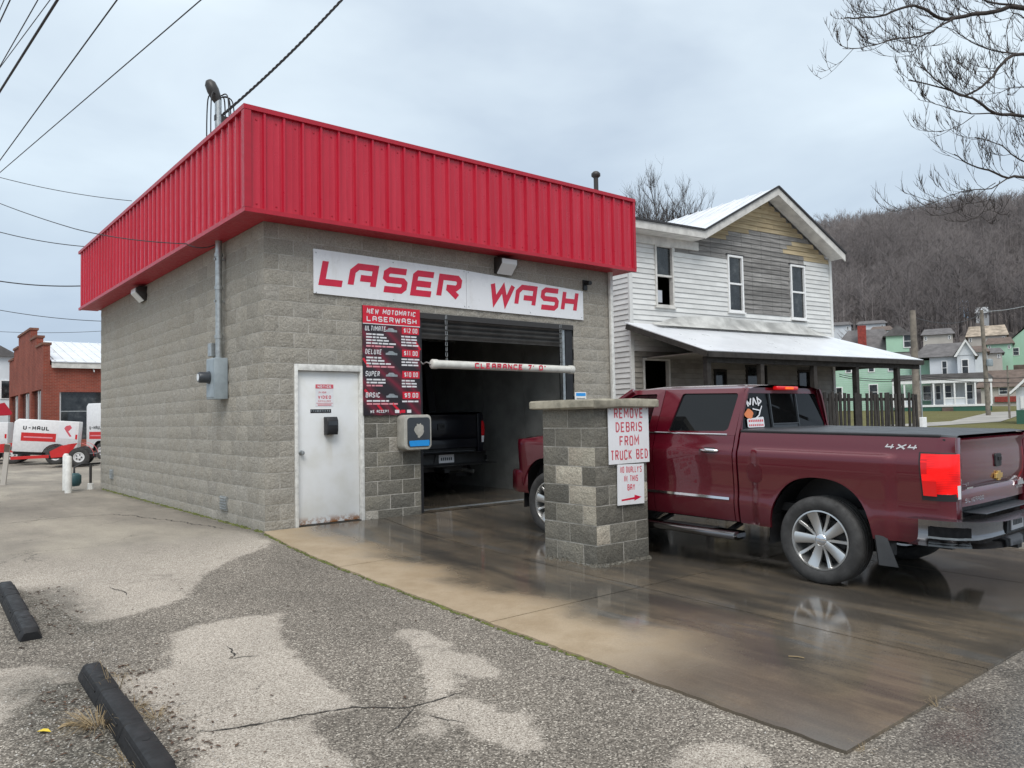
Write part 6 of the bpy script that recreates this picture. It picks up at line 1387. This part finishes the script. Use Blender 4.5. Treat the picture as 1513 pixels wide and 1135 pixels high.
bt_ = PX(1735, 760, 9.4); rt = random.Random(44)
big = thing('bare_tree', 'large bare tree reaching into the right side from outside the view', 'tree', (bt_.x, bt_.y, gz(bt_.y)))
O_ = Vector((bt_.x, bt_.y, gz(bt_.y))); trk = MB(); crn = MB(); top_ = PX(1730, 30, 9.4)-O_
trk.tube([(0,0,-.3), (0,0,.8), tuple(top_*.55+Vector((.1, 0, 0))), tuple(top_), tuple(top_*1.5)], [.30, .24, .19, .12, .05], 10); trk.build('trunk', M['bark'], big, smooth=60)
LIMB = [
 ([(1730,200,9.4),(1620,75,9.2),(1513,12,8.9),(1470,18,8.8),(1435,22,8.7),(1415,26,8.6),(1390,27,8.6),(1370,16,8.5),(1352,9,8.5),(1325,14,8.4),(1300,24,8.3),(1270,26,8.3),(1248,27,8.2)], .060),
 ([(1410,27,8.6),(1385,42,8.5),(1360,54,8.4),(1330,57,8.3),(1300,64,8.3),(1272,71,8.2),(1245,72,8.2)], .024),
 ([(1400,28,8.6),(1380,45,8.8),(1362,62,8.9),(1350,80,8.9),(1342,92,8.9)], .014),
 ([(1730,250,9.4),(1600,120,9.0),(1513,80,8.7),(1480,95,8.6),(1468,112,8.6),(1450,128,8.5),(1425,142,8.5),(1405,134,8.5),(1380,116,8.4),(1360,98,8.4)], .045),
 ([(1513,80,8.7),(1470,75,8.9),(1435,62,9.0),(1410,45,9.1),(1385,38,9.2)], .020),
 ([(1730,300,9.4),(1610,205,9.0),(1513,172,8.8),(1470,168,8.7),(1445,150,8.6),(1420,140,8.6),(1385,128,8.5),(1342,119,8.5)], .048),
 ([(1470,168,8.7),(1435,168,8.8),(1400,160,8.8),(1375,152,8.9),(1355,146,8.9)], .016), ([(1440,170,8.7),(1420,185,8.6),(1400,192,8.6),(1388,196,8.6)], .010),
 ([(1730,380,9.4),(1620,300,9.0),(1513,262,8.8),(1490,263,8.8),(1462,252,8.7),(1435,244,8.7),(1410,228,8.6)], .042),
 ([(1490,263,8.8),(1465,278,8.7),(1430,282,8.7),(1400,290,8.6),(1375,302,8.6)], .016), ([(1478,268,8.8),(1468,285,8.8),(1452,312,8.9),(1447,330,8.9)], .010), ([(1470,270,8.8),(1440,292,8.8),(1412,314,8.8)], .010),
 ([(1730,330,9.4),(1640,290,9.2),(1560,255,9.0),(1505,235,8.9),(1480,215,8.8),(1440,203,8.8)], .03), ([(1513,10,9.2),(1460,2,9.2),(1430,-14,9.2),(1400,-5,9.2)], .03),
 ([(1590,110,9.1),(1540,60,9.0),(1505,20,8.9),(1490,35,8.8),(1488,70,8.8)], .02), ([(1600,200,9.1),(1540,140,9.2),(1500,128,9.3),(1470,138,9.3),(1450,120,9.3)], .016),
]
for pix, ra in LIMB:
    P = [PX(*p)-O_ for p in pix]; Q = []
    for j in range(len(P)-1):
        a0, b0, c0_, d0 = P[max(j-1, 0)], P[j], P[j+1], P[min(j+2, len(P)-1)]
        for q in range(3): t = q/3; Q.append(.5*((2*b0)+(c0_-a0)*t+(2*a0-5*b0+4*c0_-d0)*t*t+(3*b0-a0-3*c0_+d0)*t**3)+Vector((rt.uniform(-1, 1), rt.uniform(-1, 1), rt.uniform(-1, 1)))*.006)
    Q.append(P[-1]); ra *= .5; m_ = len(Q); crn.tube(Q, [ra*(1-.8*i/m_) for i in range(m_)], 7)
    for i in range(3, m_-1):
        for rep in range(2):
            if rt.random() < .6:
                d = (Q[i+1]-Q[i]).normalized(); nd = d*.7+Vector((rt.uniform(-.8, .8), rt.uniform(-.8, .8), rt.uniform(-.5, .9))); twig(crn, rt, Q[i], nd, rt.uniform(.16, .52), max(.0036, ra*.22*(1-.6*i/m_)), 2 if rt.random() < .55 else 1, .5)
crn.build('crown', M['bark'], big, smooth=80)
# ---------------------------------------------------------------- parking stops
M['stop'] = pmat('black_rubber', (.013, .013, .014), .62, var=.35, scale=8, bump=.2, bscale=60, spec=.35)
def stop_(label, x, y0, y1, lean):
    c = Vector((x, (y0+y1)/2, 0)); L_ = y1-y0; t = thing('parking_stop', label, 'parking stop', (x, c.y, gz(c.y)+.002), lean, 'rubber parking stops'); t.rotation_euler = (math.atan(gz(y1)-gz(y0))/L_*1.0, 0, lean)
    sec = [(-.076,0),(-.072,.025),(-.048,.080),(-.034,.088),(.034,.088),(.048,.080),(.072,.025),(.076,0)]
    cuts = [-L_/2, -L_/2+.62*L_/1.83, -L_/2+1.22*L_/1.83, L_/2]
    for a, b in zip(cuts, cuts[1:]):
        mb = MB(); st_ = [a+.002, a+.012, a+.02, b-.02, b-.012, b-.002]; kk = [.90, .99, 1, 1, .99, .90]
        if a == cuts[0]: st_[0:3] = [a, a+.05, a+.08]; kk[0] = .72
        if b == cuts[-1]: st_[3:] = [b-.08, b-.05, b]; kk[-1] = .72
        mb.grid(lambda i, j: (sec[j][0]*(kk[i]*.3+.7), st_[i], sec[j][1]*kk[i]), 6, 8); mb.add([(s_[0]*(kk[0]*.3+.7), st_[0], s_[1]*kk[0]) for s_ in sec], [tuple(range(8))]); mb.add([(s_[0]*(kk[-1]*.3+.7), st_[-1], s_[1]*kk[-1]) for s_ in sec], [tuple(range(8))]); pt2 = mb.build('rubber_section', M['stop'], t, smooth=35)
        for sg in (-1, 1): MB().bar((sg*.0610, a+.10, .054), (sg*.0610, b-.10, .054), .006, .014, (0, 0, 1)).build('side_groove', M['dark'], pt2)
    for y in (-L_*.3, L_*.3): MB().lathe([(0,.0895),(.018,.0895),(.018,.084)], 10, (0, y, 0)).build('anchor_hole', M['dark'], t)
stop_('nearest black rubber parking stop with dry grass beside it', -2.76, -5.90, -4.05, rad(-1.5)); stop_('black rubber parking stop cut by the left edge of the view', -2.90, -2.96, -1.10, rad(-1.0))
# dry grass, leaf litter, fallen leaves, twigs
M['straw'] = flat('dry_straw', (.27, .20, .11), .9); M['leaf_b'] = pmat('brown_leaf', (.085, .05, .032), .9, var=.6, scale=30); M['leaf_y'] = flat('yellow_leaf', (.66, .50, .04), .7)
rg = random.Random(8); mb = MB()
def blades(cx, cy, k, R_, h0, h1, flat_=.6):
    for i in range(k):
        a = rg.uniform(0, 6.28); q = R_*rg.random()**.6; x, y = cx+.4*q*math.cos(a), cy+.4*q*math.sin(a); h_ = rg.uniform(h0, h1); z = gz(y); o = q*1.2+h_*flat_
        x2, y2 = x+math.cos(a)*o*.5, y+math.sin(a)*o*.5; x3, y3 = x+math.cos(a)*o, y+math.sin(a)*o; w_ = .0011
        mb.add([(x-w_, y, z), (x+w_, y, z), (x2+w_, y2, z+h_*.8), (x2-w_, y2, z+h_*.8), (x3, y3, z+h_*rg.uniform(.2, .9))], [(0,1,2,3), (3,2,4)])
blades(-2.87, -4.95, 210, .16, .01, .10, .9); blades(-2.66, -4.85, 60, .12, .01, .05); blades(-2.60, -5.05, 60, .12, .01, .05); blades(-2.70, -4.55, 14, .06, .10, .26, .5); blades(-2.62, -4.2, 30, .12, .005, .02, 1.2); blades(-2.86, -5.5, 60, .15, .005, .06); blades(6.35, -6.0, 260, .5, .02, .12, 1.); blades(6.4, -4.6, 160, .5, .02, .12, 1.)
blades(-.1, -7.73, 24, .07, .008, .03); blades(.75, -7.73, 34, .09, .01, .05)
dg = mb.build('dry_grass', M['straw'], None); dg['kind'] = 'stuff'; dg['label'] = 'dry straw coloured grass by the stops and slab edges'; dg['category'] = 'dry grass'
def leafpoly(mb, x, y, s_, a, lift=.004):
    ca, sa = math.cos(a), math.sin(a); z = gz(y)+lift; pts_ = [(-1, 0, 0), (-.4, .38, .25), (.3, .30, .3), (1, 0, .1), (.3, -.34, .28), (-.4, -.36, .2)]
    mb.add([(x+s_*(p*ca-q*sa), y+s_*(p*sa+q*ca), z+s_*h_) for p, q, h_ in pts_], [(0,1,2,3),(0,3,4,5)])
mb = MB(); rg = random.Random(15)
for i in range(520):
    u = rg.random()
    if u < .30: x, y = rg.gauss(-2.58, .10), rg.uniform(-5.7, -4.0)
    elif u < .5: x, y = rg.gauss(-2.95, .14), rg.uniform(-6, -4.2)
    elif u < .65: x, y = rg.gauss(-2.66, .10), rg.uniform(-2.9, -1.3)
    elif u < .88: x, y = rg.gauss(6.5, .3), rg.uniform(-7.5, -3.6)
    else: x, y = rg.uniform(-3.6, .0), rg.uniform(-7.5, -1)
    leafpoly(mb, x, y, rg.uniform(.006, .022), rg.uniform(0, 6.28))
lf = mb.build('leaf_litter', M['leaf_b'], None); lf['kind'] = 'stuff'; lf['label'] = 'scattered small brown leaf bits on the asphalt'; lf['category'] = 'leaf litter'
mb = MB(); rg = random.Random(25)
for i in range(900):                          # loose gravel chips
    u = rg.random()
    x, y = (rg.gauss(-2.95, .25), rg.uniform(-6.3, -3.9)) if u < .5 else (rg.gauss(-2.6, .12), rg.uniform(-5.9, -1.2)) if u < .7 else (rg.uniform(-3.8, -.25), rg.uniform(-7.8, -.8))
    s_ = rg.uniform(.002, .0055); z = gz(y)+.001; mb.add([(x-s_, y-s_, z), (x+s_, y-s_*.7, z), (x+s_*.6, y+s_, z), (x-s_, y+s_*.8, z), (x+rg.uniform(-.4, .4)*s_, y, z+s_*1.3)], [(0,1,4),(1,2,4),(2,3,4),(3,0,4)])
gv = mb.build('gravel', pmat('gravel_chip', (.42, .40, .37), .9, var=.4, scale=40), None); gv['kind'] = 'stuff'; gv['label'] = 'loose pale gravel chips on the asphalt'; gv['category'] = 'gravel'
def one_leaf(label, px, py, s_, a, mat):
    x, y = PG(px, py); mb = MB(); leafpoly(mb, x, y, s_, a, .004); o = mb.build('fallen_leaf', M[mat], None); tag(o, label, 'leaf', 'fallen leaves')
one_leaf('bright yellow fallen leaf left of the nearest parking stop', 65, 1083, .045, -.9, 'leaf_y'); one_leaf('long pale straw leaf above the yellow leaf', 100, 1074, .05, .1, 'straw'); one_leaf('brown leaf lying by the near end of the parking stop', 262, 1112, .022, .4, 'leaf_b')
tw = MB(); x, y = PG(1165, 975); tw.tube([(x, y, gz(y)+.024), (x+.03, y-.05, gz(y)+.026), (x+.04, y-.09, gz(y)+.024)], .004, 5); tag(tw.build('stick', M['straw'], None), 'small pale stick on the wet concrete', 'stick')
# hose reel and pole inside the bay
ho = thing('wall_hose', 'dark hose bracket on the inside wall of the bay', 'hose', (5.60, 1.2, 0)); MB().box(-.08, 0, -.1, .1, .86, 1.0).build('bracket', M['black'], ho); MB().tube([(-.04, 0, .86), (-.05, .05, .72), (-.06, -.25, .66), (-.05, -.32, .4), (-.05, -.32, .02)], .022, 8).build('hose', M['cable'], ho, smooth=60)

ga = thing('wash_gantry', 'dark overhead wash arm hanging inside the bay', 'wash gantry', (0, 0, 0))
MB().box(2.6, 5.2, 3.3, 3.7, 2.55, 2.95).build('carriage', M['trim'], ga, bevel=.03, smooth=40); MB().bar((4.72, 3.5, 2.6), (4.86, 3.5, 1.35), .12, .16).build('spray_arm', M['trim'], ga)
for x in (2.45, 5.38): MB().box(x-.05, x+.05, .6, 9.0, 3.05, 3.2).build('rail', M['galv'], ga)
MB().box(2.46, 5.4, 3.4, 3.6, 2.951, 3.049).build('cross_beam', M['galv'], ga)
